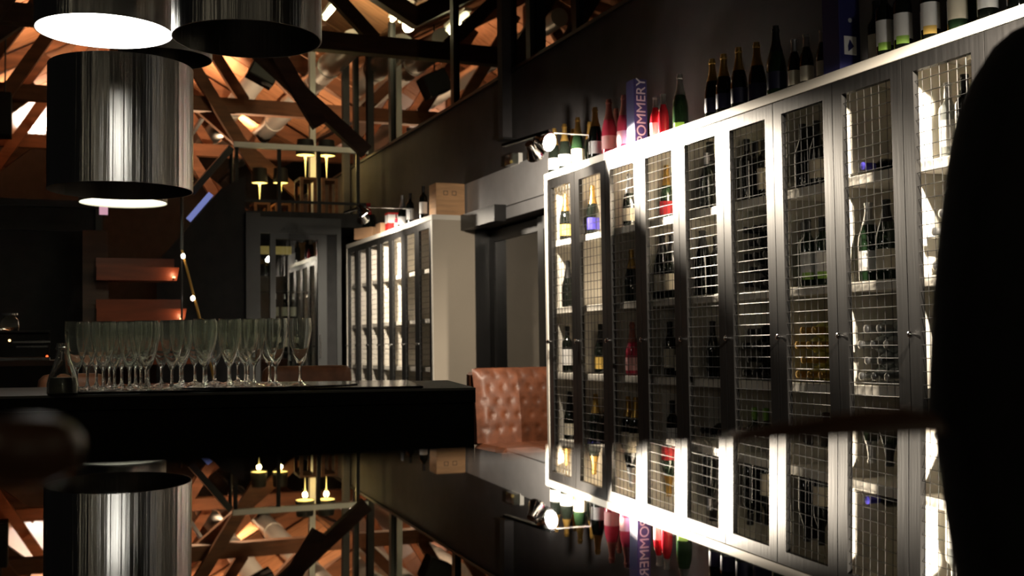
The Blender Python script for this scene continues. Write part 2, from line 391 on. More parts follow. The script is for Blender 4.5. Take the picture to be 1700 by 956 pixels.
# bottles standing on top of cabinet one, far to near; (pixel x of base only used to read the spacing along the cabinet)
TOPZ = 2.0005
G1 = 'bottles standing on the long cabinet'
def ycab(x, X): return onX(x, 290-(x-905)*.344-6, X).y
tops = [
 (921, 3.17, 'champagne', 'glass_black', 'foil_gold', 'label_white', None, 'dark sparkling wine bottle at the far corner of the long cabinet top', 1),
 (938, 3.17, 'champagne', 'glass_black', 'foil_gold', 'label_white', None, 'gold topped dark bottle standing second from the far corner on the long cabinet', 1),
 (952, 3.30, 'champagne', 'glass_black', 'foil_gold', None, None, 'gold topped dark bottle set back behind the others near the bracket lamp', 1),
 (960, 3.16, 'champagne', 'glass_green', 'foil_gold', 'label_cream', 'label_green', 'dark green champagne bottle with pale label just right of the bracket lamp', 1),
 (980, 3.30, 'champagne', 'glass_black', 'foil_gold', None, None, 'dark bottle in the back row left of the pink bottles', 1),
 (989, 3.16, 'champagne', 'glass_black', 'foil_gold', 'label_white', None, 'gold topped champagne bottle with white label left of the first pink bottle', 1.05),
 (1012, 3.17, 'champagne', 'glass_rose', 'foil_rose', 'label_pink', None, 'pink rose champagne bottle with pale label on the cabinet, farther of the two', 1.1),
 (1024, 3.27, 'champagne', 'glass_rose', 'foil_rose', None, None, 'pink bottle half hidden between the two labelled rose bottles', 1),
 (1037, 3.17, 'champagne', 'glass_rose', 'foil_rose', 'label_pink', None, 'pink rose champagne bottle standing against the lettered blue box', 1.05),
 (1089, 3.17, 'half', 'glass_red', 'foil_silver', 'label_pink', None, 'small red bottle with silver neck, left of the pair right of the lettered box', 1.05),
 (1102, 3.17, 'half', 'glass_red', 'foil_silver', None, None, 'small red bottle with silver neck, right of the pair right of the lettered box', 1.05),
 (1130, 3.18, 'champagne', 'glass_green', 'foil_silver', None, 'label_green', 'single dark green champagne bottle with silver neck and green label, standing alone', 1),
 (1184, 3.17, 'champagne', 'glass_black', 'foil_gold', 'label_dark', None, 'leftmost of the row of gold necked champagne bottles with dark blue labels', 1),
 (1203, 3.17, 'champagne', 'glass_black', 'foil_gold', 'label_dark', None, 'second from left of the gold necked champagne bottles with dark blue labels', 1),
 (1228, 3.17, 'champagne', 'glass_black', 'foil_gold', 'label_dark', None, 'third from left of the gold necked champagne bottles with dark blue labels', 1),
 (1258, 3.20, 'champagne', 'glass_black', 'foil_gold', 'label_dark', None, 'rightmost of the gold necked champagne bottles with dark blue labels', 1),
 (1290, 3.17, 'champagne', 'glass_green', 'foil_black', 'label_dark', None, 'large black necked champagne bottle right of the gold necked row', 1.08),
 (1320, 3.17, 'half', 'glass_black', 'foil_silver', 'label_cream', None, 'small silver topped dark bottle, left of the pair before the tall blue box', 1.05),
 (1340, 3.17, 'half', 'glass_black', 'foil_silver', 'label_cream', None, 'small silver topped dark bottle, right of the pair before the tall blue box', 1.05),
 (1367, 3.17, 'half', 'glass_black', 'foil_silver', 'label_cream', None, 'small dark bottle touching the left side of the tall blue box', 1),
 (1456, 3.28, 'bordeaux', 'glass_black', 'foil_black', 'label_cream', None, 'dark bottle behind the first white and green labelled bottle', 1),
 (1470, 3.17, 'bordeaux', 'glass_black', 'foil_black', 'label_white', 'label_green', 'white and green labelled dark wine bottle, farther of the two', 1),
 (1500, 3.17, 'bordeaux', 'glass_black', 'foil_black', 'label_white', 'label_green', 'white and green labelled dark wine bottle, nearer of the two', 1),
 (1545, 3.17, 'bordeaux', 'glass_black', 'foil_black', 'label_white', 'label_yellow', 'dark wine bottle with white label and olive yellow patch', 1),
 (1590, 3.17, 'bordeaux', 'glass_green', 'foil_black', 'label_cream', None, 'dark green wine bottle with big cream label near the right edge', 1),
 (1614, 3.26, 'bordeaux', 'glass_green', 'foil_black', None, None, 'dark green bottle in the back row near the right edge', 1),
 (1640, 3.17, 'bordeaux', 'glass_black', 'foil_black', 'label_white', None, 'dark wine bottle with plain white label above the standing person', 1),
 (1690, 3.17, 'bordeaux', 'glass_black', 'foil_black', 'label_orange', None, 'dark bottle with orange label at the right edge of the photograph', 1),
]
LOW = {'bordeaux'}
for x, X, kd, gl, fo, lb, pa, lab, s in tops:
    bottle(lab, (X, ycab(x, X), TOPZ), kd, gl, fo, lb, pa, G1, face=-2.15, scale=s)
# presentation boxes on top
def gift_box(label, x, X, wd, dp, h, loc=None):
    e = thing('gift_box', label, 'box', (X, ycab(x, X), TOPZ))
    obj('carton', B(-dp/2, dp/2, -wd/2, wd/2, 0, h), 'box_blue', e, bevel=.003)
    return e
g = gift_box('narrow dark blue gift box with pale vertical lettering', 1058, 3.18, .10, .085, .385)
text_mesh('lettering', 'POMMERY', .085, 'lettering', g, (.004, -.0505, .2), (PI/2, -PI/2, 0)).scale = (.98, 1, 1)
g2 = gift_box('tall dark blue gift box with a white square emblem', 1398, 3.18, .115, .11, .42)
obj('emblem_panel', B(-.032, .032, -.0595, -.0577, .075, .155), 'label_white', g2)
bmx = bm_(); v = [bmx.verts.new(p) for p in ((-.012, -.0605, .088), (.018, -.0605, .112), (-.004, -.0605, .142), (-.014, -.0605, .112))]; bmx.faces.new(v)
obj('emblem', bmx, 'box_blue', g2)
obj('emblem_dot', lathe(bm_(), [(0, 0), (.010, 0), (.010, .001), (0, .001)], 12), 'lettering', g2, loc=(.002, -.0577, .225), rot=(PI/2, 0, 0))
# bottles inside cabinet one. bay 1 = far end. t: 0 far .. 1 near inside the bay, compartment 1..4 from the top
def yb(k, t): return 6.978 - NW*(k-1) - .05 - t*(NW-.1)
CZS = [s+.0185 for s in SHELVES]
used = {}
SN = {1: 'top', 2: 'second', 3: 'third', 4: 'fourth'}
KINDW = {'glass_black': 'black', 'glass_green': 'dark green', 'glass_rose': 'rose pink', 'glass_red': 'red', 'glass_straw': 'golden white', 'glass_pale': 'clear pale'}
INB = []
def inb(*a, **k): INB.append((a, k))
def inb_make(k, c, y, X=3.24, kind='bordeaux', glass='glass_black', foil='foil_black', lab=None, patch=None, scale=1., face=-2.1):
    q = used.setdefault((k, c), []); q.append((y, X))
    pos = ORD[len(q)-1]
    bits = {'foil_gold': ' gold necked', 'foil_silver': ' silver necked', 'foil_green': ' lime capped'}.get(foil, '')
    lw = {None: ' bottle', 'label_cream': ' bottle with cream label', 'label_white': ' bottle with white label', 'label_yellow': ' bottle with yellow label', 'label_blue': ' bottle with blue label', 'label_red': ' bottle with red label', 'label_pink': ' bottle with pink label'}[lab]
    s = f'{KINDW[glass]}{bits}{lw}, {pos} on {SN[c]} shelf, {ORD[k-1]} mesh door'
    bottle(s, (X, y, CZS[c-1]), kind, glass, foil, lab, patch, 'bottles inside the long cabinet', face, scale=scale)
inb(1, 1, .75, 3.2, 'champagne', lab='label_yellow', foil='foil_gold')
inb(1, 2, .7, 3.22, 'champagne'); inb(1, 3, .75, 3.2, 'bordeaux', lab='label_white'); inb(1, 4, .75, 3.22, 'champagne', lab='label_cream')
inb(2, 1, .55, 3.2, 'champagne', foil='foil_gold', lab='label_blue')
inb(2, 3, .92, 3.24, 'champagne', lab='label_yellow'); inb(2, 4, .5, 3.2, 'champagne', foil='foil_gold'); inb(2, 4, .85, 3.24, 'champagne', foil='foil_gold')
inb(3, 1, .72, 3.18, 'champagne', foil='foil_silver', lab='label_cream'); inb(3, 1, .95, 3.22, 'champagne', 'glass_red', 'foil_gold', 'label_red')
inb(3, 2, .85, 3.2, 'champagne', foil='foil_gold'); inb(3, 3, .82, 3.19, 'champagne', 'glass_rose', 'foil_rose', 'label_pink')
inb(3, 4, .5, 3.2, 'champagne', foil='foil_gold', lab='label_cream'); inb(3, 4, .78, 3.17, 'champagne', foil='foil_gold', lab='label_cream'); inb(3, 4, .9, 3.3, 'champagne', foil='foil_gold')
inb(4, 1, .8, 3.24, 'champagne', 'glass_green', 'foil_gold', 'label_red')
inb(4, 2, .5, 3.2, 'magnum', lab='label_cream', scale=.92); inb(4, 2, .82, 3.2, 'magnum', lab='label_cream', scale=.9); inb(4, 2, .7, 3.36, 'bordeaux')
inb(4, 3, -.5, 3.22, 'burgundy', lab='label_cream'); inb(4, 3, .85, 3.2, 'bordeaux', lab='label_cream'); inb(4, 3, .8, 3.33, 'bordeaux'); inb(4, 4, .85, 3.24, 'bordeaux', lab='label_white')
inb(5, 1, .45, 3.26, 'magnum', scale=.95); inb(5, 1, .75, 3.2, 'burgundy', foil='foil_silver'); inb(5, 1, .9, 3.34, 'bordeaux')
inb(5, 2, .6, 3.22, 'magnum', scale=.88); inb(5, 2, .9, 3.22, 'bordeaux'); inb(5, 2, .3, 3.25, 'half')
inb(5, 3, .8, 3.22, 'burgundy'); inb(5, 3, .95, 3.34, 'bordeaux', foil='foil_gold')
for t, X in ((.3, 3.24), (.55, 3.2), (.8, 3.24), (.5, 3.38)): inb(6, 1, t, X, 'bordeaux', lab=None if t != .8 else 'label_cream')
inb(6, 3, -.88, 3.18, 'bordeaux', lab='label_cream')
inb(6, 4, .55, 3.22, 'bordeaux', 'glass_green', 'foil_green'); inb(6, 4, .85, 3.22, 'bordeaux', 'glass_green', 'foil_green', None, 'label_green')
for t, X in ((.3, 3.24), (.55, 3.2), (.8, 3.2), (.45, 3.38)): inb(7, 1, t, X, 'burgundy', lab='label_cream' if t == .8 else None)
for t, X, l in ((.35, 3.22, None), (.6, 3.18, 'label_white'), (.85, 3.2, 'label_white'), (.7, 3.38, None)): inb(7, 2, t, X, 'bordeaux', 'glass_green', lab=l, patch='label_green' if l else None)
inb(7, 3, -.9, 3.18, 'slim', 'glass_straw', 'foil_black'); inb(7, 4, .9, 3.24, 'bordeaux')
inb(8, 1, -.6, 3.3, 'bordeaux', lab='label_cream'); inb(8, 1, -.88, 3.2, 'bordeaux', lab='label_cream')
inb(8, 2, .5, 3.2, 'magnum', 'glass_green', 'foil_silver', 'label_white', scale=.85); inb(8, 2, .85, 3.2, 'magnum', 'glass_green', 'foil_black', 'label_cream', scale=.85)
inb(8, 3, -.86, 3.17, 'bordeaux', lab='label_white'); inb(8, 3, -.86, 3.29, 'bordeaux', lab='label_cream', foil='foil_silver'); inb(8, 4, .5, 3.22); inb(8, 4, .8, 3.22)
inb(9, 1, .6, 3.24, 'bordeaux', 'glass_pale', 'foil_silver', 'label_white'); inb(9, 1, .88, 3.2, 'bordeaux', lab='label_white'); inb(9, 3, .5, 3.2, 'burgundy', lab='label_white'); inb(9, 3, .8, 3.2)
# place them: positive t is where the bottle shows across the door opening, negative the true place in the bay
cells = {}
for a, kw in INB:
    k, c, t = a[:3]; X = a[3] if len(a) > 3 else 3.24; far = 6.978-NW*(k-1)
    y = yb(k, -t) if t < 0 else (far-.064-t*.302)*X/XF
    kind = a[4] if len(a) > 4 else 'bordeaux'; r = PROF[kind][4][0]*kw.get('scale', 1.)+.002
    cells.setdefault((k, c), []).append([y, X, r, far, t < 0, a, kw])
for q in cells.values():
    for it in range(200):
        for i, A in enumerate(q):
            for Q in q[:i]:
                dy, dx = A[0]-Q[0], A[1]-Q[1]; dd = math.hypot(dx, dy)+1e-6; m_ = A[2]+Q[2]+.004
                if dd < m_:
                    f = (m_-dd)/2/dd; A[0] += dy*f; Q[0] -= dy*f; A[1] += dx*f; Q[1] -= dx*f
            A[0] = min(max(A[0], A[3]-NW+.012+A[2]), A[3]-.012-A[2]); A[1] = min(max(A[1], XF+.046+A[2]), XW-.024-A[2])
    for A in sorted(q, key=lambda v: -v[0]): inb_make(A[5][0], A[5][1], A[0], A[1], *A[5][4:], **A[6])
# bottles lying in stacks, necks towards the doors
def stack(k, c, rows, cols, glass, foil, t0, t1, kind='bordeaux', lab=None):
    r = PROF[kind][4][0]; n = 0
    for a in range(rows):
        for b in range(cols - (a % 2)):
            t = t0 + (t1-t0)*(b + .5*(a % 2))/max(1, cols-1)
            n += 1
            s = f'{KINDW[glass]} bottle lying {ORD[b]} in {ORD[a]} row up, {SN[c]} shelf, {ORD[k-1]} mesh door'
            bottle(s, (3.46, yb(k, t), CZS[c-1] + r + a*r*1.78), kind, glass, foil, lab, None, 'bottles lying in stacks inside the long cabinet', lying=True, roll=random.uniform(0, 6))
stack(6, 2, 5, 4, 'glass_black', 'foil_black', .12, .88)
stack(6, 3, 4, 3, 'glass_black', 'foil_black', .04, .54)
stack(7, 3, 4, 3, 'glass_straw', 'foil_gold', .04, .54)
stack(8, 3, 4, 3, 'glass_pale', 'foil_silver', .06, .54)
stack(9, 2, 4, 4, 'glass_pale', 'foil_silver', .12, .88)
stack(5, 4, 3, 4, 'glass_black', 'foil_black', .12, .88)
stack(8, 1, 1, 1, 'glass_black', 'label_blue', .2, .2)
# a few in cabinet two
def yb2(k, t): return Y2N + NW*7 - NW*(k-1) - .05 - t*(NW-.1)
for k, c, t, X, kd, gl, fo, lb, lab in (
    (7, 1, .8, 3.22, 'bordeaux', 'glass_black', 'foil_red', 'label_white', 'dark bottle with white label on top shelf, nearest door of the far cabinet'),
    (7, 2, .8, 3.2, 'bordeaux', 'glass_black', 'foil_gold', 'label_yellow', 'bottle with yellow label on second shelf, nearest door of the far cabinet'),
    (6, 2, .8, 3.22, 'bordeaux', 'glass_black', 'foil_black', 'label_white', 'dark bottle with white label behind second nearest door of the far cabinet'),
    (3, 1, .7, 3.22, 'bordeaux', 'glass_black', 'foil_black', None, 'plain dark bottle on top shelf, third door from far end of the far cabinet'),
    (5, 1, .85, 3.22, 'bordeaux', 'glass_black', 'foil_black', None, 'plain dark bottle on top shelf, fifth door from far end of the far cabinet'),
    (3, 2, .7, 3.2, 'bordeaux', 'glass_black', 'foil_black', None, 'plain dark bottle on second shelf, third door of the far cabinet')):
    bottle(lab, (X, yb2(k, t), CZS[c-1]), kd, gl, fo, lb, None, 'bottles inside the far cabinet', -2.1)
# things on top of cabinet two
def y2(x, X): return onX(x, 354-(x-718)*.4-4, X).y
bottle('big black magnum with dark red neck behind the far bracket lamp', (3.3, y2(612, 3.3), TOPZ), 'magnum', 'glass_black', 'foil_red', None, None, 'bottles on the far cabinet', scale=1.15)
bottle('black bottle with pale label bands beside the red and white carton', (3.17, y2(668, 3.17), TOPZ), 'champagne', 'glass_black', 'foil_silver', 'label_white', None, 'bottles on the far cabinet')
bottle('dark wine bottle with bright white label on the far cabinet', (3.18, y2(681, 3.18), TOPZ), 'bordeaux', 'glass_black', 'foil_black', 'label_white', None, 'bottles on the far cabinet')
bottle('dark bottle with white label standing in front of the wooden wine case', (3.15, y2(703, 3.15), TOPZ), 'bordeaux', 'glass_black', 'foil_black', 'label_white', None, 'bottles on the far cabinet')
bottle('small pink bottle in front of the red and white carton', (3.13, y2(658, 3.13), TOPZ), 'half', 'glass_rose', 'foil_red', 'label_pink', None, 'bottles on the far cabinet', scale=.6)
e = thing('wooden_wine_case', 'upright pine wine case on the near end of the far cabinet', 'box', (3.31, Y2N+.2, TOPZ))
obj('case_body', B(-.13, .13, -.1, .1, 0, .30), 'pine', e, bevel=.004)
obj('lid_board', B(-.135, .135, -.112, -.1, .004, .296), 'pine', e, bevel=.002)
for dx in (-.045, .035):
    bmx = bm_(); s = .02
    for q in ((dx-s, dx+s, .19, .194), (dx-s, dx+s, .224, .228), (dx-s, dx-s+.004, .194, .224), (dx+s-.004, dx+s, .194, .224)): box(bmx, q[0], q[1], -.1135, -.112, q[2], q[3])
    obj('burnt_mark', bmx, 'ink', e)
e = thing('carton', 'red and white carton standing among bottles on the far cabinet', 'box', (3.2, y2(650, 3.2), TOPZ))
obj('carton_base', B(-.05, .05, -.06, .06, 0, .09), 'box_red', e); obj('carton_band', B(-.05, .05, -.06, .06, .0902, .175), 'label_white', e); obj('carton_lid', B(-.052, .052, -.062, .062, .1752, .195), 'box_red', e)
e = tag(obj('cardboard_box', B(-.06, .06, -.09, .09, 0, .12), 'cardboard', loc=(3.2, y2(637, 3.2), TOPZ), bevel=.003), 'small plain cardboard box left of the red and white carton', 'box')
e = tag(obj('leaning_box', beam(bm_(), (0, -.14, .065), (0, .14, .065), .2, .12), 'cardboard', loc=(3.2, y2(614, 3.2), TOPZ), bevel=.003, rot=(0, 0, .5)), 'brown cardboard box lying askew under the far bracket lamp', 'box')

# ================================================================ BRACKET SPOTLIGHTS
def spot_head(parent, p, target, name='lamp_head'):
    d = (Vector(target)-Vector(p)).normalized(); q = d.to_track_quat('Z', 'Y').to_euler()
    hd = obj(name, lathe(bm_(), [(0, -.085), (.022, -.085), (.026, -.05), (.046, -.01), (.05, 0), (.05, .006), (.046, .006), (.043, -.006), (.022, -.045), (0, -.05)], 20), 'chrome', parent, loc=p, rot=q, smooth=True)
    hd.scale = (1.18,)*3
    obj('lens', lathe(bm_(), [(0, .004), (.03, .003), (.0425, -.001), (.0425, -.004), (0, -.004)], 20), 'lens_glow', hd, smooth=True)
    return d
def bracket(label, x, y, z, targets, tail, power):
    t = thing('bracket_spotlight', label, 'lamp', (x, y, 2.0), group='bracket spotlights over the cabinets')
    def L(p): return Vector(p) - Vector((x, y, 2.0))
    obj('bracket_arm', tube(bm_(), [L((x+.03, y, z+.05)), L((XF+.004, y, z+.05)), L((XF+.004, y, 2.002))], .006, 8), 'chrome', t, smooth=True)
    obj('track_bar', beam(bm_(), L((x, y-.02, z+.055)), L(tail), .035, .018), 'grey_steel', t)
    for i, (p, tg, ang, e, bl) in enumerate(targets):
        p = Vector(p); d = spot_head(t, L(p), L(tg))
        obj('swivel', tube(bm_(), [L(p)-d*.06, L((p.x, p.y, z+.05))], .007, 6), 'chrome', t)
        light('SPOT', 'lamp_light', L(p)+d*.02, e*power, (1, .86, .68), .035, L(tg), ang, bl, t)
    return t
SP = 4.5
bracket('glowing chrome bracket spotlight at the far end of the long cabinet', 2.84, 6.345, 2.10,
        [((2.836, 6.345, 2.09), (3.10, 5.72, 1.87), 44, 950, .8), ((2.80, 6.47, 2.03), (3.47, 7.0, 1.40), 142, 42, .6)], (2.70, 6.75, 2.13), SP)
bracket('glowing bracket spotlight above the cardboard boxes of the far cabinet', 2.667, 10.09, 2.075,
        [((2.667, 10.09, 2.06), (3.1, 10.0, 1.45), 150, 15, .9), ((2.69, 10.22, 2.03), (3.27, 11.1, 1.25), 100, 60, .8)], (2.55, 10.35, 2.1), SP)
bracket('bracket spotlight over the near end of the long cabinet', 2.84, 2.45, 2.10,
        [((2.84, 2.5, 2.08), (3.24, 4.4, .98), 57, 190, .6)], (2.72, 2.8, 2.13), SP)
# emergency light box on the wall
e = thing('emergency_light', 'small clear emergency light box on the wall above the doorway', 'lamp', (XW-.04, 8.42, 2.31))
obj('base', B(.0, .034, -.09, .09, -.02, .07), 'white_steel', e); obj('cover', B(-.05, 0, -.085, .085, -.015, .065), 'pane_glass', e); obj('bulb', lathe(bm_(), [(0, 0), (.012, .006), (.012, .02), (0, .028)], 10), 'amber_dim', e, loc=(-.02, .02, .0), smooth=True)

# ================================================================ PENDANTS OVER THE BAR
def pendant(label, p, h, lit=None, power=0, dia=.42):
    r = dia/2; t = thing('pendant_lamp', label, 'lamp', p, group='brushed steel cylinder pendants')
    obj('shade', lathe(bm_(), [(r, 0), (r, h), (0.02, h), (0.02, h-.004), (r-.004, h-.004), (r-.004, 0)], 64, close=True), 'brushed_steel', t, smooth=True)
    obj('cord', tube(bm_(), [(0, 0, h), (0, 0, 4.6-p[2])], .006, 6), 'dark_steel', t)
    if lit:
        obj('diffuser', lathe(bm_(), [(0, .012), (r-.006, .012), (r-.006, .02), (0, .02)], 48), lit, t)
        light('SPOT', 'pendant_light', (0, 0, .005), power, (1, .93, .75), .15, (0, 0, -1), 105, .4, t)
    else:
        obj('lamp_holder', lathe(bm_(), [(0, h-.2), (.03, h-.2), (.035, h-.12), (.02, h-.004), (0, h-.004)], 16), 'dark_steel', t, smooth=True)
    return t
pa = dep(174, 53, 1900*.42/220)
pendant('brightly lit brushed steel cylinder pendant at upper left, open end glowing white', pa, .5, 'diffuser_glow', 55)
pendant('long unlit brushed steel cylinder pendant hanging low in front at left', dep(201, 317, 1900*.556/231), .495, dia=.556)
pendant('unlit steel cylinder pendant right of the brightly lit one, dark open end', dep(411, 66, 1900*.42/243), .5)
pendant('lit pendant glowing just below the long low cylinder', dep(205, 337, 1900*.62/140), .5, 'diffuser_glow_soft', 8, dia=.62)
pendant('dark cylinder pendant behind, below the gap between two front pendants', dep(275, 98, 1900*.355/150), .4, dia=.355)
pendant('small distant cylinder pendant at top between the lit and unlit front pendants', dep(285, 18, 1900*.31/118), .4, dia=.31)

# bare bulb pendants over the rest of the room, behind and beside the viewpoint
for bx_, by, bz, lab in ((-2.2, 2.2, 1.75, 'bare bulb pendant hanging left of the bar'), (-1.7, .3, 1.9, 'bare bulb pendant left of the foreground table'), (-.5, -1.9, 1.8, 'bare bulb pendant behind the foreground table'), (.9, -2.3, 1.9, 'bare bulb pendant behind the standing person'), (1.9, -.6, 1.8, 'bare bulb pendant between the person and the wall')):
    e = thing('bulb_pendant', lab, 'lamp', (bx_, by, bz), group='bare bulb pendants')
    obj('bulb', lathe(bm_(), [(0, 0), (.02, .004), (.038, .03), (.04, .055), (.03, .085), (.017, .11), (.015, .13), (0, .13)], 16), 'bulb_glow', e, smooth=True)
    obj('socket', lathe(bm_(), [(0, .131), (.018, .131), (.02, .19), (.006, .2), (0, .2)], 12), 'dark_steel', e, smooth=True); obj('cord', tube(bm_(), [(0, 0, .2), (0, 0, 5.0-bz)], .004, 6), 'dark_steel', e)
# ================================================================ BAR COUNTER WITH FLUTES
BZ = .737
bA = onZ(787, 643.5, BZ); bB = onZ(0, 658, BZ)
brot = math.atan2(bA.y-bB.y, bA.x-bB.x)
ex = Vector((math.cos(brot), math.sin(brot), 0)); ey = Vector((-math.sin(brot), math.cos(brot), 0))
bar = thing('bar_counter', 'long matt black bar counter carrying the champagne flutes', 'counter', (bA.x, bA.y, FLOOR), brot)
obj('body', B(-2.6, 0, .01, .72, .0, BZ-FLOOR-.042), 'black_bar', bar)
obj('counter_top', B(-2.62, .004, 0, .74, BZ-FLOOR-.04, BZ-FLOOR), 'black_bar', bar)
obj('edge_strip', B(-2.62, .004, -.003, 0, BZ-FLOOR-.006, BZ-FLOOR+.0005), 'bar_edge', bar)
def onbar(x, depth, z=BZ):    # point on the bar top at image column x, 'depth' behind the front edge
    for y in range(600, 670):
        p = onZ(x, y, z) if ray(x, y).z < -1e-4 else None
        if p is not None and (p-bA).dot(ey) <= depth: return p
    return p
def bl(p): q = p-Vector((bA.x, bA.y, p.z)); return q.dot(ex), q.dot(ey)
ux0 = bl(onbar(92, .1))[0]; ux1 = bl(onbar(700, .1))[0]
tray_shadow = tag(obj('shadow_slab', B(ux0, ux1, .03, .64, 0, .006), 'black_gloss', loc=(bA.x, bA.y, BZ+.0005), rot=(0, 0, brot), bevel=.003), 'flat black shadow board under the tray on the bar', 'slab')  # thin black sheet put where dark shadow lies on the bar top
tc = onbar(440, .33); tcl = bl(tc)
tr = thing('oval_tray', 'oval silver tray with raised rim under the champagne flutes', 'tray', (tc.x, tc.y, BZ+.007), brot)
bmx = lathe(bm_(), [(0, 0), (.265, 0), (.272, .002), (.272, .004), (.268, .004), (0, .004)], 48)
bmesh.ops.scale(bmx, vec=(1, .92, 1), verts=bmx.verts); obj('dish', bmx, 'chrome', tr, smooth=True)
# flutes
fprof_o = [(0, 0), (.031, 0), (.032, .0015), (.02, .004), (.007, .009), (.004, .018), (.0038, .05), (.005, .058), (.010, .066), (.0175, .085), (.025, .115), (.030, .143), (.0325, .168), (.0322, .185), (.0306, .200)]
fprof_i = [(.0296, .200), (.0311, .185), (.0314, .168), (.0289, .143), (.0239, .115), (.0163, .086), (.007, .071), (0, .069)]
bowl = me_(lathe(bm_(), [(r, z) for r, z in fprof_o[7:]] + fprof_i, 24), 'bowl', 'glass_clear', smooth=True)
stem = me_(lathe(bm_(), fprof_o[:8], 16), 'stem', 'glass_clear', smooth=True)
rows = [(.15, [123, 167, 210, 254, 298, 340, 382, 420, 458, 497]), (.25, [145, 190, 234, 278, 322, 366, 408, 446]), (.35, [160, 202, 246, 290, 332, 374, 412]), (.46, [182, 225, 268, 312, 352, 392])]
RN = ['front', 'second', 'third', 'rearmost']
FL = []
for ri, (dp_, xs) in enumerate(rows):
    for i, x in enumerate(xs):
        lx, ly = bl(onbar(x, dp_)); FL.append([lx, ly, ri, i])
for it in range(150):
    for a in range(len(FL)):
        A = FL[a]
        for b_ in range(a):
            Q = FL[b_]; dx, dy = A[0]-Q[0], A[1]-Q[1]; dd = math.hypot(dx, dy)
            if dd < .0675: k = (.068-dd)/2/max(dd, 1e-4); A[0] += dx*k; A[1] += dy*k; Q[0] -= dx*k; Q[1] -= dy*k
        dx, dy = A[0]-tcl[0], (A[1]-tcl[1])/.92; rr = math.hypot(dx, dy)
        if .236 < rr < .308: k = ((.235 if rr < .272 else .309)-rr)*.5; A[0] += dx/rr*k; A[1] += dy/rr*k*.92
        A[0] = max(A[0], ux0+.04); A[1] = min(max(A[1], .10), .60)
for lx, ly, ri, i in FL:
    rr = math.hypot(lx-tcl[0], (ly-tcl[1])/.92); z = BZ+.0069+(.0043 if rr < .272 else 0)
    p = bA + ex*lx + ey*ly
    f = thing('champagne_flute', f'clear champagne flute, {ORD[i]} from left in the {RN[ri]} row on the bar', 'glass', (p.x, p.y, z), random.uniform(0, 6), 'champagne flutes on the bar')
    ob('bowl', bowl, f); ob('stem', stem, f); f.scale = (1, 1, .93)
p = onbar(104, .012+.028)
e = thing('glass_bottle', 'small open clear glass bottle at the left end of the bar', 'bottle', (p.x, p.y, BZ+.0006))
obj('glass', lathe(bm_(), [(0, 0), (.036, 0), (.039, .004), (.039, .03), (.034, .05), (.02, .09), (.0155, .11), (.0155, .118), (.018, .119), (.018, .123), (.016, .124), (.016, .134), (.013, .134), (.0125, .11), (.017, .09), (.031, .05), (.036, .03), (.036, .006), (0, .005)], 24), 'glass_clear', e, smooth=True)
obj('drink', lathe(bm_(), [(0, .007), (.0345, .007), (.0345, .03), (.0315, .045), (0, .045)], 20), 'leather_dark', e, smooth=True)

# ================================================================ LEATHER SEATS
def cushion(w_, d_, h_, r=.05, seg=3):
    b = B(-w_/2, w_/2, -d_/2, d_/2, 0, h_); bmesh.ops.bevel(b, geom=list(b.edges), offset=r, segments=seg, affect='EDGES', profile=.6); return b
def armchair(label, loc, rz, wd=.62, hb=1.0):
    t = thing('leather_armchair', label, 'armchair', loc, rz)
    obj('seat', cushion(wd, .55, .16, .04), 'leather_tan', t, loc=(0, 0, .34), smooth=True)
    obj('backrest', cushion(wd, .14, hb-.42, .045), 'leather_tan', t, loc=(0, .28, .42), rot=(-.08, 0, 0), smooth=True)
    for s in (-1, 1): obj('arm', cushion(.1, .5, .3, .035), 'leather_tan', t, loc=(s*(wd/2+.055), .0, .34), smooth=True)
    for s in (-1, 1):
        for q in (-1, 1): obj('leg', tube(bm_(), [(s*(wd/2-.05), q*.22, .35), (s*(wd/2-.03), q*.24, 0)], [.022, .014], 8), 'chair_wood', t, smooth=True)
    return t
c1 = onY(533, 608, 5.4); armchair('brown leather armchair just behind the right end of the bar', (c1.x-.03, 5.4, FLOOR), PI*.97+PI, wd=.44, hb=c1.z-FLOOR)
c2 = onY(140, 622, 4.75); armchair('brown leather armchair behind the flutes at the left of the bar', (c2.x, 4.75, FLOOR), .12, wd=.26, hb=c2.z-FLOOR)
# black jacket-like leather seat at far left
t = thing('black_armchair', 'black leather armchair cropped by the left edge behind the bar', 'armchair', (onY(10, 610, 4.6).x-.32, 4.6, FLOOR))
obj('backrest', cushion(.5, .16, .62, .07), 'leather_dark', t, loc=(0, .25, .42), smooth=True); obj('seat', cushion(.5, .5, .16, .05), 'leather_dark', t, loc=(0, -.02, .34), smooth=True)
for s in (-1, 1):
    for q in (-1, 1): obj('leg', tube(bm_(), [(s*.2, q*.2, .35), (s*.22, q*.22, 0)], .015, 8), 'chair_wood', t)
# tufted sofa by the doorway
sx0 = onY(776, 640, 7.75).x
sf = thing('tufted_sofa', 'low brown leather sofa with buttoned back beside the long cabinet', 'sofa', (sx0, 7.56, FLOOR))
L_ = 3.44-sx0
bmx = bm_(); nx, nz = 49, 33; gr = []
btn = []
for j in range(5):
    for i in range(8):
        btn.append((.06+(i+.5*(j % 2))*.1, .10+j*.095))
for j in range(nz):
    row = []
    for i in range(nx):
        x = L_*i/(nx-1); z = .52*j/(nz-1)
        y = 0 + .10*(z/.52)**2
        puff = -.03
        for bx_, bz in btn:
            dd = math.hypot(x-bx_, z-bz); puff += .014*math.exp(-(dd/.017)**2)
        edge = min(1, min(x/.06, (.52-z)/.05)); puff *= edge
        row.append(bmx.verts.new((x, y+puff, z+.42)))
    gr.append(row)
for j in range(nz-1):
    for i in range(nx-1): bmx.faces.new((gr[j][i], gr[j][i+1], gr[j+1][i+1], gr[j+1][i]))
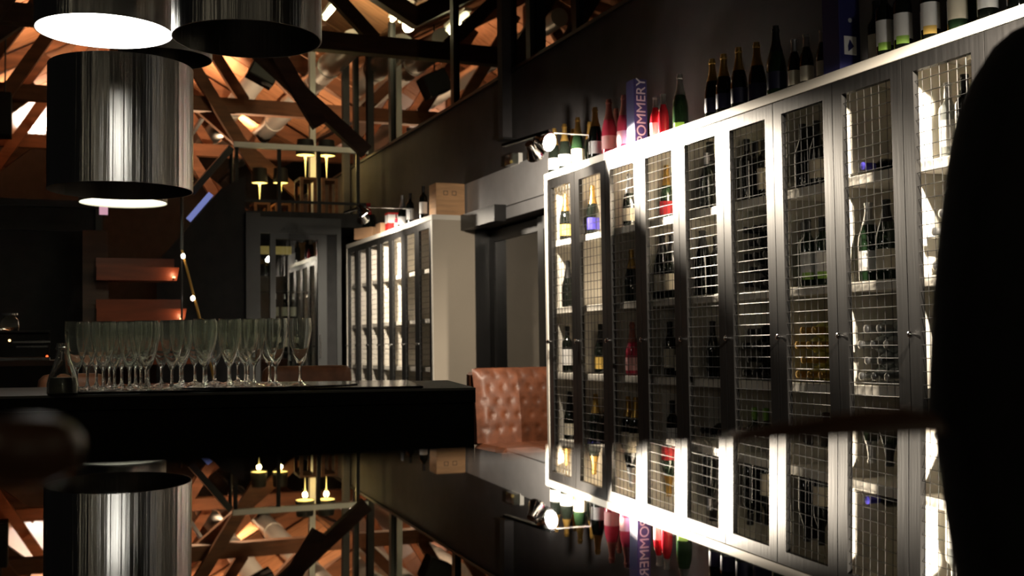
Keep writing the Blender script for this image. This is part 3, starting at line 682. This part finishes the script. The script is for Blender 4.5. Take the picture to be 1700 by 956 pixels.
obj('tufted_back', bmx, 'leather', sf, smooth=True)
obj('backrest_core', B(.012, L_, .105, .26, .40, .915), 'leather', sf, bevel=.02)
obj('top_roll', tube(bm_(), [(.045, .14, .895), (L_-.01, .14, .895)], .05, 14), 'leather', sf, smooth=True)
obj('end_roll', tube(bm_(), [(.045, .14, .42), (.045, .14, .895)], .05, 14), 'leather', sf, smooth=True)
for bx_, bz in btn:
    if .03 < bx_ < L_-.03: obj('button', lathe(bm_(), [(0, -.004), (.009, 0), (.009, .003), (0, .006)], 8), 'leather_button', sf, loc=(bx_, .10*(bz/.52)**2-.006, bz+.42), rot=(PI/2, 0, 0), smooth=True)
obj('seat', B(0, L_, -.5, .09, .22, .42), 'leather', sf, bevel=.035)
for x in (.06, L_-.06):
    for y in (-.42, .18): obj('foot', tube(bm_(), [(x, y, .23), (x, y, 0)], .02, 8), 'chair_wood', sf)

# ================================================================ MIRROR-BRIGHT TABLE UNDER THE CAMERA
TY = .0225
tb = thing('high_table', 'mirror polished black high table filling the foreground', 'table', (.25, -.1, FLOOR))
def tz(y): return CAMZ-.05+TY*y
bmx = bm_(); x0, x1, y0, y1 = -1.1, 1.35, -.75, .404
top = [bmx.verts.new((x-.25, y+.1, tz(y)-FLOOR)) for x, y in ((x0, y0), (x1, y0), (x1, .3585), (x0, .4565))]
bot = [bmx.verts.new(v.co-Vector((0, 0, .004))) for v in top]
bmx.faces.new(top); bmx.faces.new(bot[::-1])
for i in range(4): bmx.faces.new((top[i], bot[i], bot[(i+1) % 4], top[(i+1) % 4]))
obj('polished_top', bmx, 'mirror_table', tb)
obj('apron', B(x0+.05-.25, x1-.05-.25, y0+.05+.1, y1-.04+.1, .94, tz(y0)-FLOOR-.006), 'table_dark', tb)
for x in (x0+.12, x1-.12):
    for y in (y0+.12, y1-.12): obj('leg', B(x-.28, x-.22, y+.07, y+.13, 0, .94), 'table_dark', tb)
# near chairs, out of focus
def high_chair(label, rail_pts, rad, seat_c, rz, m='leather'):
    t = thing('high_chair', label, 'chair', (seat_c[0], seat_c[1], FLOOR))
    o = Vector((seat_c[0], seat_c[1], FLOOR))
    obj('back_rail', tube(bm_(), [Vector(p)-o for p in rail_pts], rad, 12), m, t, smooth=True)
    sz = seat_c[2]-FLOOR
    obj('seat', lathe(bm_(), [(0, sz-.05), (.17, sz-.05), (.19, sz-.03), (.19, sz-.01), (.16, sz+.01), (0, sz+.012)], 24), m, t, smooth=True)
    for a in (.785, 2.356, 3.927, 5.498): obj('leg', tube(bm_(), [(.13*math.cos(a), .13*math.sin(a), sz-.05), (.2*math.cos(a), .2*math.sin(a), 0)], [.017, .013], 8), 'chair_wood', t, smooth=True)
    for k in (1, len(rail_pts)-2):
        p = Vector(rail_pts[k])-o; obj('back_post', tube(bm_(), [p, (p.x*.85, p.y*.85, sz-.02)], .012, 8), 'chair_wood', t, smooth=True)
    return t
rp = [dep(1150, 775, .64), dep(1190, 762, .63), dep(1240, 752, .62), dep(1340, 739, .61), dep(1440, 725, .60), dep(1500, 719, .60), dep(1530, 722, .60), dep(1556, 752, .61), dep(1566, 830, .63)]
high_chair('dark brown curved chair back rail in front of the mesh doors', rp, [.006, .010, .013, .0138, .0142, .0142, .0135, .011, .008], (.62, .72, .42), 0, 'chair_wood')
cl = dep(45, 784, .452)
t = thing('high_chair', 'chair with a rounded brown back post at the lower left corner', 'chair', (cl.x-.16, cl.y+.16, FLOOR))
zc = tz(cl.y)-FLOOR
for dx in (0, -.34):
    pst = obj('back_post', lathe(bm_(), [(0, -.6), (.013, -.6), (.014, -.05), (.0165, -.018), (.0205, -.006), (.0214, 0), (.0205, .005), (.017, .0095), (.011, .0127), (.005, .0138), (0, .014)], 20), 'chair_wood', t, loc=(.16+dx, -.16, zc), smooth=True)
obj('back_rail', tube(bm_(), [(.16, -.16, zc-.09), (-.01, -.175, zc-.09), (-.18, -.16, zc-.09)], .014, 10), 'chair_wood', t, smooth=True)
obj('seat', cushion(.36, .34, .06, .025), 'leather', t, loc=(-.01, .02, .62), smooth=True)
for sx_ in (-1, 1):
    for sy_ in (-1, 1): obj('leg', tube(bm_(), [(-.01+sx_*.15, .01+sy_*.15, .63), (-.01+sx_*.17, .01+sy_*.17, 0)], .014, 8), 'chair_wood', t, smooth=True)

# ================================================================ PERSON IN BLACK, right of the table
def skin_body(name, verts, edges, rads, m, parent=None, sub=2, loc=(0, 0, 0)):
    me = bpy.data.meshes.new(name); me.from_pydata(verts, edges, []); me.materials.append(MATS[m])
    o = ob(name, me, parent, loc)
    sk = o.modifiers.new('skin', 'SKIN'); ss = o.modifiers.new('subdivision', 'SUBSURF'); ss.levels = sub; ss.render_levels = sub; sk.use_smooth_shade = True
    for i, r in enumerate(rads): me.skin_vertices[0].data[i].radius = r if isinstance(r, tuple) else (r, r)
    me.skin_vertices[0].data[0].use_root = True
    return o
PX, PY = 1.235, .98      # standing person, facing away along the bar
per = thing('person', 'person in black clothes standing at the right edge, seen from behind, cropped by the frame', 'person', (PX, PY, FLOOR))
lean = -.35
V = [(0, 0, .95), (0, .01, 1.12), (0, .02, 1.30), (0, .02, 1.42), (0, .03, 1.50),            # 0-4 pelvis, waist, chest, shoulders, neck
     (-.17, .02, 1.41), (-.255, .01, 1.15), (-.262, .04, .92), (-.26, .06, .86),             # 5-8 left arm (towards the camera's left)
     (.17, .02, 1.41), (.25, .01, 1.15), (.26, .04, .92), (.26, .06, .86),                    # 9-12
     (-.10, 0, .90), (-.11, .02, .50), (-.11, -.02, .08), (-.115, .12, .035),                 # 13-16 left leg
     (.10, 0, .90), (.11, .02, .50), (.11, -.02, .08), (.115, .12, .035)]
E_ = [(0, 1), (1, 2), (2, 3), (3, 4), (3, 5), (5, 6), (6, 7), (7, 8), (3, 9), (9, 10), (10, 11), (11, 12), (0, 13), (13, 14), (14, 15), (15, 16), (0, 17), (17, 18), (18, 19), (19, 20)]
Rr = [(.16, .12), (.15, .11), (.18, .125), (.15, .10), .055, .085, .062, .05, .036, .085, .062, .05, .036, .095, .07, .052, .04, .095, .07, .052, .04]
skin_body('body', V, E_, Rr, 'black_cloth', per)
hd = obj('head', bmesh_head if False else lathe(bm_(), [(0, 0), (.03, .004), (.055, .025), (.066, .06), (.074, .10), (.078, .14), (.074, .175), (.055, .205), (.025, .222), (0, .225)], 24), 'skin', per, loc=(0, .045, 1.53), smooth=True)
hd.scale = (1, 1.2, 1)
obj('neck', tube(bm_(), [(0, .03, 1.47), (0, .04, 1.57)], [.055, .05], 14), 'skin', hd, smooth=True).location = (0, -.045, -1.53)
hr = obj('hair', lathe(bm_(), [(.073, .07), (.082, .11), (.084, .15), (.079, .185), (.058, .213), (.027, .231), (0, .234)], 24), 'hair', hd, loc=(0, -.012, 0), smooth=True)
for s in (-1, 1): obj('ear', lathe(bm_(), [(0, 0), (.012, .004), (.017, .025), (.014, .05), (0, .06)], 10), 'skin', hd, loc=(s*.077, 0, .085), smooth=True); obj('eye', lathe(bm_(), [(0, -.006), (.008, 0), (0, .006)], 10), 'hair', hd, loc=(s*.028, .071, .115), smooth=True)
obj('nose', tube(bm_(), [(0, .073, .12), (0, .088, .088)], [.006, .012], 8), 'skin', hd, smooth=True)
obj('mouth', tube(bm_(), [(-.022, .068, .055), (0, .073, .054), (.022, .068, .055)], [.002, .005, .002], 8), 'leather_button', hd, smooth=True)
for s, w_ in ((-1, (-.26, .06, .86)), (1, (.26, .06, .86))):       # hands hang relaxed at the sides
    w_ = Vector(w_)
    def D(x, y, z): return w_+Vector((s*y, x, -z))          # x fore-aft, y outwards, z downwards
    hv = [D(0, 0, -.02), D(0, 0, .04), D(0, 0, .085)]; he = [(0, 1), (1, 2)]; hr_ = [.024, (.016, .036), (.014, .034)]
    for k in range(4):
        x = (1.5-k)*.019; ln = (.07, .082, .076, .06)[k]; b0 = len(hv)
        hv += [D(x, 0, .09), D(x, -.006, .09+ln*.5), D(x, -.022, .09+ln*.85)]; he += [(2, b0), (b0, b0+1), (b0+1, b0+2)]; hr_ += [.0085, .008, .0068]
    b0 = len(hv); hv += [D(.034, -.008, .035), D(.05, -.016, .065), D(.052, -.022, .09)]; he += [(1, b0), (b0, b0+1), (b0+1, b0+2)]; hr_ += [.012, .0095, .008]
    skin_body('hand', hv, he, hr_, 'skin', per, 1)

# ================================================================ BACK OF THE ROOM
# glass wine room front under the mezzanine
gx0, gx1, gz = 2.11, 3.06, 2.30
gr_ = thing('glass_wine_room', 'dark framed glass wine room at the back under the mezzanine', 'glass room', (gx0, 12.65, FLOOR))
def gp(name, m, x0, x1, y0, y1, z0, z1): return obj(name, B(x0-gx0, x1-gx0, y0-12.65, y1-12.65, z0-FLOOR, z1-FLOOR), m, gr_)
gp('head_beam', 'grey_steel', gx0, gx1, 12.6, 12.7, 2.12, gz); gp('post', 'grey_steel', gx1-.05, gx1, 12.6, 12.7, FLOOR, 2.12); gp('post', 'grey_steel', gx0, gx0+.03, 12.6, 12.7, FLOOR, 2.12)
gp('door_stile', 'grey_steel', 2.27, 2.33, 12.62, 12.68, FLOOR, 2.12); gp('door_stile', 'grey_steel', 2.80, 2.90, 12.62, 12.68, FLOOR, 2.12); gp('door_rail', 'grey_steel', 2.33, 2.80, 12.62, 12.68, 2.06, 2.12); gp('door_rail', 'grey_steel', 2.33, 2.80, 12.62, 12.68, FLOOR, -.05)
gp('pane', 'pane_glass', gx0+.03, 2.27, 12.645, 12.653, FLOOR, 2.12); gp('pane', 'pane_glass', 2.33, 2.80, 12.645, 12.653, -.05, 2.06); gp('side_panel', 'dark_wall', 2.90, gx1-.05, 12.63, 12.66, FLOOR, 2.12)
gp('rear_wall', 'dark_wall', gx0, gx1, 13.5, 13.55, FLOOR, 2.12)
gp('handle', 'chrome', 2.81, 2.825, 12.58, 12.6, .75, 1.0)
for z in (.45, .8, 1.15, 1.5): gp('rack_shelf', 'dark_steel', gx0+.03, 2.8, 13.0, 13.3, z, z+.02)
gp('strip_lamp', 'tube_glow' if 0 else 'amber_dim', 2.2, 2.6, 13.1, 13.16, 1.93, 2.02)
for i, (x, z) in enumerate(((2.42, .82), (2.52, .82), (2.62, .82), (2.42, 1.17), (2.52, 1.17), (2.62, 1.17), (2.45, .47), (2.58, .47))):
    bottle(f'dim bottle inside the glass wine room, {ORD[i]} along its racks', (x, 13.12, z+.0005), 'bordeaux', 'glass_black', 'foil_silver', 'label_cream', None, 'bottles in the glass wine room', -PI/2)
# timber stairs with lit ends
st_ = thing('timber_stairs', 'copper lit floating timber steps behind the flutes', 'stairs', (.37, 9.4, FLOOR))
for i in range(1, 6):
    z = -.30+i*.345; xr = 1.02+.05*(5-i)
    bmx = bm_(); prf = [(0, z), (xr-.37-.02, z), (xr-.37, z+.11), (0, z+.11)]
    a = [bmx.verts.new((x, i*.09, zz-FLOOR)) for x, zz in prf]; b = [bmx.verts.new((x, i*.09+.3, zz-FLOOR)) for x, zz in prf]
    bmx.faces.new(a); bmx.faces.new(b[::-1])
    for k in range(4): bmx.faces.new((a[(k+1) % 4], a[k], b[k], b[(k+1) % 4]))
    obj('step', bmx, 'copper_wood', st_)
    if i > 3:
        obj('end_lamp', lathe(bm_(), [(0, 0), (.012, 0), (.012, .01), (0, .012)], 10), 'led_amber', st_, loc=(xr-.37-.05, i*.09-.055, z+.02-FLOOR)); obj('lamp_arm', B(xr-.37-.054, xr-.37-.046, i*.09-.06, i*.09, z+.008-FLOOR, z+.018-FLOOR), 'dark_steel', st_)
        light('POINT', 'step_light', (xr-.37-.05, i*.09-.055, z+.05-FLOOR), .5, (1, .55, .3), .01, parent=st_)
    obj('riser_board', B(0, xr-.37-.03, i*.09+.12, i*.09+.15, z+.112-FLOOR, z+.19-FLOOR), 'copper_wood', st_)
obj('stringer', beam(bm_(), (.0, .2, 0), (.0, .75, 2.1), .05, .2), 'timber_dark', st_)
hl = thing('stair_handrail', 'thin brass handrail with two small glowing lamps beside the timber steps', 'handrail', (1.2, 9.3, FLOOR))
pA, pB = onY(302, 415, 9.34), onY(340, 560, 9.3); o_ = Vector((1.2, 9.3, FLOOR))
obj('rail', tube(bm_(), [pA-o_, pB-o_, (pB.x+.25-o_.x, 9.3-o_.y, 0)], .010, 8), 'foil_gold', hl, smooth=True)
obj('post', tube(bm_(), [pA-o_, (pA.x-o_.x, .04, 0)], .008, 8), 'dark_steel', hl)
obj('upper_post', tube(bm_(), [pA-o_, onY(302, 320, 9.34)-o_], .012, 8), 'grey_steel', hl)
for px, py in ((304, 425), (320, 495)):
    q = onY(px, py, 9.3)-o_; obj('lamp', lathe(bm_(), [(0, -.022), (.014, -.012), (.016, 0), (.014, .012), (0, .022)], 10), 'led_white', hl, loc=q, smooth=True)
    light('POINT', 'stair_lamp_light', q+Vector((-.07, -.05, -.03)), .1, (1, .55, .3), .02, parent=hl)
# back bar with coffee machine
bc = thing('back_bar', 'dark back bar counter at far left behind the bar', 'counter', (-.9, 7.0, FLOOR))
obj('body', B(-1.2, .98, 0, .6, 0, 1.02), 'black_bar', bc); obj('top', B(-1.22, 1.0, -.02, .62, 1.021, 1.05), 'timber_dark', bc)
em = thing('coffee_machine', 'dark espresso machine with chrome trims and small indicator lights at far left', 'machine', (-.08, 7.25, .8005))
obj('body', B(-.24, .1, -.15, .15, 0, .16), 'black_gloss', em, bevel=.01); obj('trim', B(-.1, .1, -.156, -.15, .10, .112), 'chrome', em); obj('trim', B(-.08, .085, -.156, -.15, .075, .083), 'chrome', em)
obj('cup_rail', B(-.24, .1, -.15, .15, .162, .172), 'grey_steel', em)
for q, z, m in ((-.115, .115, 'led_amber'), (.083, .022, 'led_red')): obj('indicator', lathe(bm_(), [(0, 0), (.007, .002), (0, .008)], 8), m, em, loc=(q, -.156, z), rot=(PI/2, 0, 0))
obj('drip_tray', B(-.2, .1, -.24, -.15, 0, .02), 'chrome', em, bevel=.003)
gj = thing('glass_jar', 'lidded glass jar on the espresso machine at the left edge', 'jar', (-.2, 7.25, .9735))
obj('jar', lathe(bm_(), [(0, 0), (.05, 0), (.055, .02), (.05, .06), (.03, .085), (.03, .09), (.027, .085), (.046, .06), (.051, .02), (0, .004)], 20), 'glass_clear', gj, smooth=True); obj('lid', lathe(bm_(), [(0, .0905), (.045, .0905), (.045, .10), (0, .105)], 20), 'chrome', gj, smooth=True)
# mezzanine guard rail
gd = thing('mezzanine_guard_rail', 'grey steel guard rail along the front edge of the mezzanine', 'railing', (1.9, 12.78, 2.38))
obj('top_rail', B(0, 1.52, -.03, .03, .70, .76), 'white_steel', gd)
for x in (.03, .5, .95, 1.4): obj('post', B(x-.02, x+.02, -.02, .02, 0, .70), 'dark_steel', gd)
obj('lower_rail', B(0, 1.52, -.012, .012, .1, .13), 'dark_steel', gd)
sr = thing('stair_rail', 'sloping steel stair rail with a blue lit stretch rising to the mezzanine', 'handrail', (1.3, 12.5, FLOOR))
o_ = Vector((1.3, 12.5, FLOOR)); q0, q1, q2 = onY(313, 365, 12.5), onY(350, 322, 12.5), onY(384, 245, 12.7)
obj('lit_rail', beam(bm_(), q0-o_, q1-o_, .05, .06), 'blue_rail', sr); obj('dark_rail', beam(bm_(), onY(318, 320, 12.6)-o_, q2-o_, .05, .07), 'grey_steel', sr)
obj('post', tube(bm_(), [q1-o_, (q1.x-o_.x, 0, 1.5)], .014, 8), 'dark_steel', sr); obj('post', tube(bm_(), [q2-o_, (q2.x-o_.x, .2, 2.3)], .02, 8), 'dark_steel', sr)
# white steel column
tag(obj('steel_column', B(-.035, .035, -.05, .05, 0, 2.9), 'white_steel', loc=(3.04, 14.0, 2.3805)), 'slender white steel column rising from the mezzanine', 'column')
# table lamps and tables on the mezzanine
def low_table(label, x, y, h, wd=.2):
    t = thing('side_table', label, 'table', (x, y, 2.3805), group='small tables on the mezzanine')
    obj('table_top', B(-wd/2, wd/2, -.18, .18, h-.03, h), 'foil_gold' if 0 else 'timber', t)
    for sx in (-1, 1):
        for sy in (-1, 1): obj('leg', B(sx*(wd/2-.02)-.018, sx*(wd/2-.02)+.018, sy*.16-.018, sy*.16+.018, 0, h-.03), 'timber', t)
    return t
def table_lamp(label, x, y, z, hs, rs):
    t = thing('table_lamp', label, 'lamp', (x, y, z), group='yellow table lamps on the mezzanine')
    obj('base', lathe(bm_(), [(0, 0), (rs*.5, 0), (rs*.5, .008), (.008, .015), (0, .015)], 16), 'dark_steel', t, smooth=True)
    obj('stem', lathe(bm_(), [(0, .015), (.002, .015), (.006, hs*.4), (.011, hs*.8), (.016, hs*.93), (.03, hs), (0, hs)], 14), 'amber_glow', t, smooth=True)
    obj('lamp_disc', lathe(bm_(), [(0, hs+.006), (rs*.95, hs+.006), (rs*.95, hs+.012), (0, hs+.012)], 24), 'amber_glow', t, smooth=True)
    obj('lamp_shade', lathe(bm_(), [(rs, hs), (rs*.85, hs+.19), (0, hs+.19), (0, hs+.185), (rs*.83, hs+.18), (rs*.97, hs)], 24), 'shade_black', t, smooth=True)
    light('POINT', 'lamp_light', (0, 0, hs-.06), 5, (1, .72, .28), .03, parent=t)
p1, p2, p3, p4 = onY(507, 258, 13.6), onY(542, 259, 13.6), onY(431, 304, 14.6), onY(466, 304, 14.6)
for p, h, a, b, rs in ((p1, .5, 'left of the two nearer yellow table lamps by the white column', 'high small table left of the white column', .115), (p2, .5, 'right of the two nearer yellow table lamps by the white column', 'high small table right of the white column', .11), (p3, .31, 'left of the two lower yellow table lamps on the mezzanine', 'low table under the left lower yellow lamp', .105), (p4, .31, 'right of the two lower yellow table lamps on the mezzanine', 'low table under the right lower yellow lamp', .1)):
    hs = p.z-2.3805-h-.002
    low_table(b, p.x, p.y, h); table_lamp(a, p.x, p.y, 2.3805+h+.001, hs, rs)
# steel posts and glazing on the wine wall
gz_ = thing('wall_glazing', 'black steel glazing standing on top of the dark wall', 'glazing', (XW+.1, 7, 3.10))
ys = [onX(x, 200, XW+.1).y for x in (578, 652, 757, 852, 885, 962)] + [6.2]
ys[0] = 14.0
for y in ys: obj('mullion', B(-.035, .035, y-7-.045, y-7+.045, 0, 2.4), 'dark_steel', gz_)
for a, b in zip(ys, ys[1:]): obj('pane', B(-.004, .004, b-7+.045, a-7-.045, 0.02, 2.3), 'pane_glass', gz_)
obj('sill_bar', B(-.03, .03, -.9, 7.1, 0, .02), 'dark_steel', gz_)
for y, zt, lab in ((8.56, 2.53, 'grey steel post fixed to the dark wall above the doorway'), (13.9, 2.45, 'grey steel post on the dark wall above the far cabinet')):
    e = thing('wall_post', lab, 'post', (XW-.06, y, zt)); obj('post', B(-.04, .04, -.05, .05, 0, 5.2-zt), 'charcoal_plaster', e); obj('foot_plate', B(-.045, .057, -.07, .07, -.015, -.001), 'dark_steel', e)
# trusses across the room
def truss(label, y, dark, x0, x1):
    t = thing('roof_truss', label, 'truss', ((x0+x1)/2, y, 4.0), group='timber roof trusses')
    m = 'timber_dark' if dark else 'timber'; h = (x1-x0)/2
    def seg(nm, a, b, wd=.14, ht=.19, dy=0): obj(nm, beam(bm_(), (a[0], dy, a[1]), (b[0], dy, b[1]), wd, ht), m, t)
    seg('bottom_chord', (-h, 0), (h, 0))
    for s in (-1, 1):
        seg('rafter', (s*h, .12), (0, 1.92)); seg('strut', (s*h*.5, .1), (s*h*.25, 1.35), .1, .14, .12); seg('strut', (s*h*.08, 1.55), (s*h*.55, -.9), .1, .15, -.12); seg('strut', (s*h*.75, .1), (s*h*.5, .9), .1, .14, .12)
        seg('brace', (s*h*.28, .1), (s*h*.72, -1.1), .1, .14, .12)
    seg('king_post', (0, .1), (0, 1.75), .12, .14)
    return t
k = 0
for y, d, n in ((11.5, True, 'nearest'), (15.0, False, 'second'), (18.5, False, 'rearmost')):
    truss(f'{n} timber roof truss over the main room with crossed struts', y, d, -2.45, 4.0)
    truss(f'{n} timber roof truss beyond the glazed wall', y, d, 4.1, 10.55)
# silver ducts
for x, z, r, y0, y1, lab in ((2.68, 4.62, .16, 13.2, 21.7, 'long silver ventilation duct running under the roof left of the white column'), (3.3, 4.42, .15, 12.9, 21.7, 'fat silver duct running beside the glazed wall line'), (5.6, 4.5, .18, 10.4, 21.7, 'silver duct beyond the glazed wall'), (1.2, 5.0, .12, 13, 21.7, 'thin silver duct high above the pendants')):
    e = thing('ventilation_duct', lab, 'duct', (x, y0, z)); n = int((y1-y0)/1.2)
    for i in range(n):
        a, b = (y1-y0)*i/n, (y1-y0)*(i+1)/n
        obj('duct_section', tube(bm_(), [(0, a+.012, 0), (0, b-.012, 0)], r, 20), 'duct_silver', e, smooth=True); obj('collar', tube(bm_(), [(0, b-.03, 0), (0, b+.01, 0)], r+.012, 20), 'duct_silver', e, smooth=True)
# tube lights along Y
for x, y0, y1, z, lab in ((2.87, 11.82, 12.55, 4.55, 'bright yellow fluorescent tube left of the glazing'), (3.55, 11.68, 12.2, 4.5, 'bright yellow fluorescent tube seen through the glazing')):
    e = thing('tube_light', lab, 'lamp', (x, y0, z), group='fluorescent tubes under the roof')
    obj('tube', tube(bm_(), [(0, .02, 0), (0, y1-y0-.02, 0)], .025, 10), 'tube_glow', e, smooth=True); obj('batten', B(-.04, .04, 0, y1-y0, .028, .07), 'white_steel', e)
    light('POINT', 'tube_glow_light', (0, (y1-y0)/2, -.1), 15, (1, .88, .5), .1, parent=e)
# fill lights added under the roof to brighten the boards and trusses
n = 0
for x, y, p, lab in ((.2, 16.8, 500, 'leftmost'), (1.9, 17.2, 700, 'second'), (2.9, 19.6, 600, 'third'), (6.2, 13.2, 450, 'fourth'), (5.2, 10.2, 400, 'fifth'), (-.9, 20.4, 500, 'sixth')):
    e = thing('fill_light', f'{lab} small black added uplight under the roof boards', 'lamp', (x, y, 4.2), group='added fill lights under the roof')
    obj('housing', lathe(bm_(), [(0, 0), (.05, 0), (.055, .1), (.05, .1), (.045, .02), (0, .015)], 14), 'dark_steel', e, smooth=True); obj('rod', tube(bm_(), [(0, 0, 0), (0, 0, -.25)], .01, 6), 'dark_steel', e)
    obj('cross_bar', B(-.02, .02, -1.75, 1.75, -.3, -.25), 'dark_steel', e)
    light('SPOT', 'fill_beam', (0, 0, .06), p, (1, .68, .42), .05, (0, .2, 1), 130, .6, e)
for x, y, z, p, lab in ((2.2, 16.2, 2.381, 420, 'added warm floor light at the back of the mezzanine'), (5.0, 13.0, 2.501, 420, 'added warm floor light beyond the glazed wall, farther one'), (5.2, 9.2, 2.501, 260, 'added warm floor light beyond the glazed wall, nearer one')):  # lamps added to light the truss undersides, ducts and roof
    e = thing('floor_fill', lab, 'lamp', (x, y, z), group='added floor lights')
    obj('housing', lathe(bm_(), [(0, 0), (.07, 0), (.08, .16), (.072, .16), (.065, .03), (0, .025)], 16), 'dark_steel', e, smooth=True); obj('lens', lathe(bm_(), [(0, .12), (.066, .12), (.066, .125), (0, .125)], 16), 'tube_glow', e)
    light('SPOT', 'floor_fill_beam', (0, 0, .17), p, (1, .7, .42), .06, (0, .1, 1), 140, .6, e)
# hidden lamps added to brighten the white end wall
for x, lab in ((-.2, 'left added floodlight washing the white end wall'), (5.8, 'right added floodlight washing the white end wall')):
    e = thing('fill_flood', lab, 'lamp', (x, 21.87, 4.551), group='added fill lights on the end wall')
    obj('housing', B(-.12, .12, -.06, .03, 0, .15), 'dark_steel', e); obj('glass_cover', B(-.1, .1, -.05, .02, .151, .155), 'pane_glass', e)
    light('SPOT', 'fill_flood_beam', (0, 0, .17), 160, (1, .88, .8), .06, (0, .25, 1.2), 150, .6, e)
# speaker boxes hung in the roof at left
for px, py, w_, h_, lab in ((8, 192, .15, .5, 'black loudspeaker box hanging at the left edge'), (438, 118, .34, .3, 'black loudspeaker tilted under the roof right of the pendants')):
    p = onY(px, py, 14.2); e = thing('loudspeaker', lab, 'speaker', p); obj('cabinet', B(-w_/2, w_/2, -.15, .15, -h_/2, h_/2), 'shade_black', e, rot=(0, .45 if px > 100 else 0, 0), bevel=.01)
    obj('grille', B(-w_/2+.02, w_/2-.02, -.156, -.151, -h_/2+.02, h_/2-.02), 'dark_steel', e, rot=(0, .45 if px > 100 else 0, 0)); obj('hanger', tube(bm_(), [(0, 0, h_/2), (0, 0, 5.1-p.z)], .01, 6), 'dark_steel', e)
# small wall screen
p = onY(172, 346, 10.44); e = thing('small_screen', 'tiny pink and blue lit screen beneath the low pendant', 'screen', p)
obj('bezel', B(-.04, .04, 0, .02, -.06, .06), 'dark_steel', e); obj('display', B(-.035, .035, -.003, 0, -.055, .055), 'screen', e)
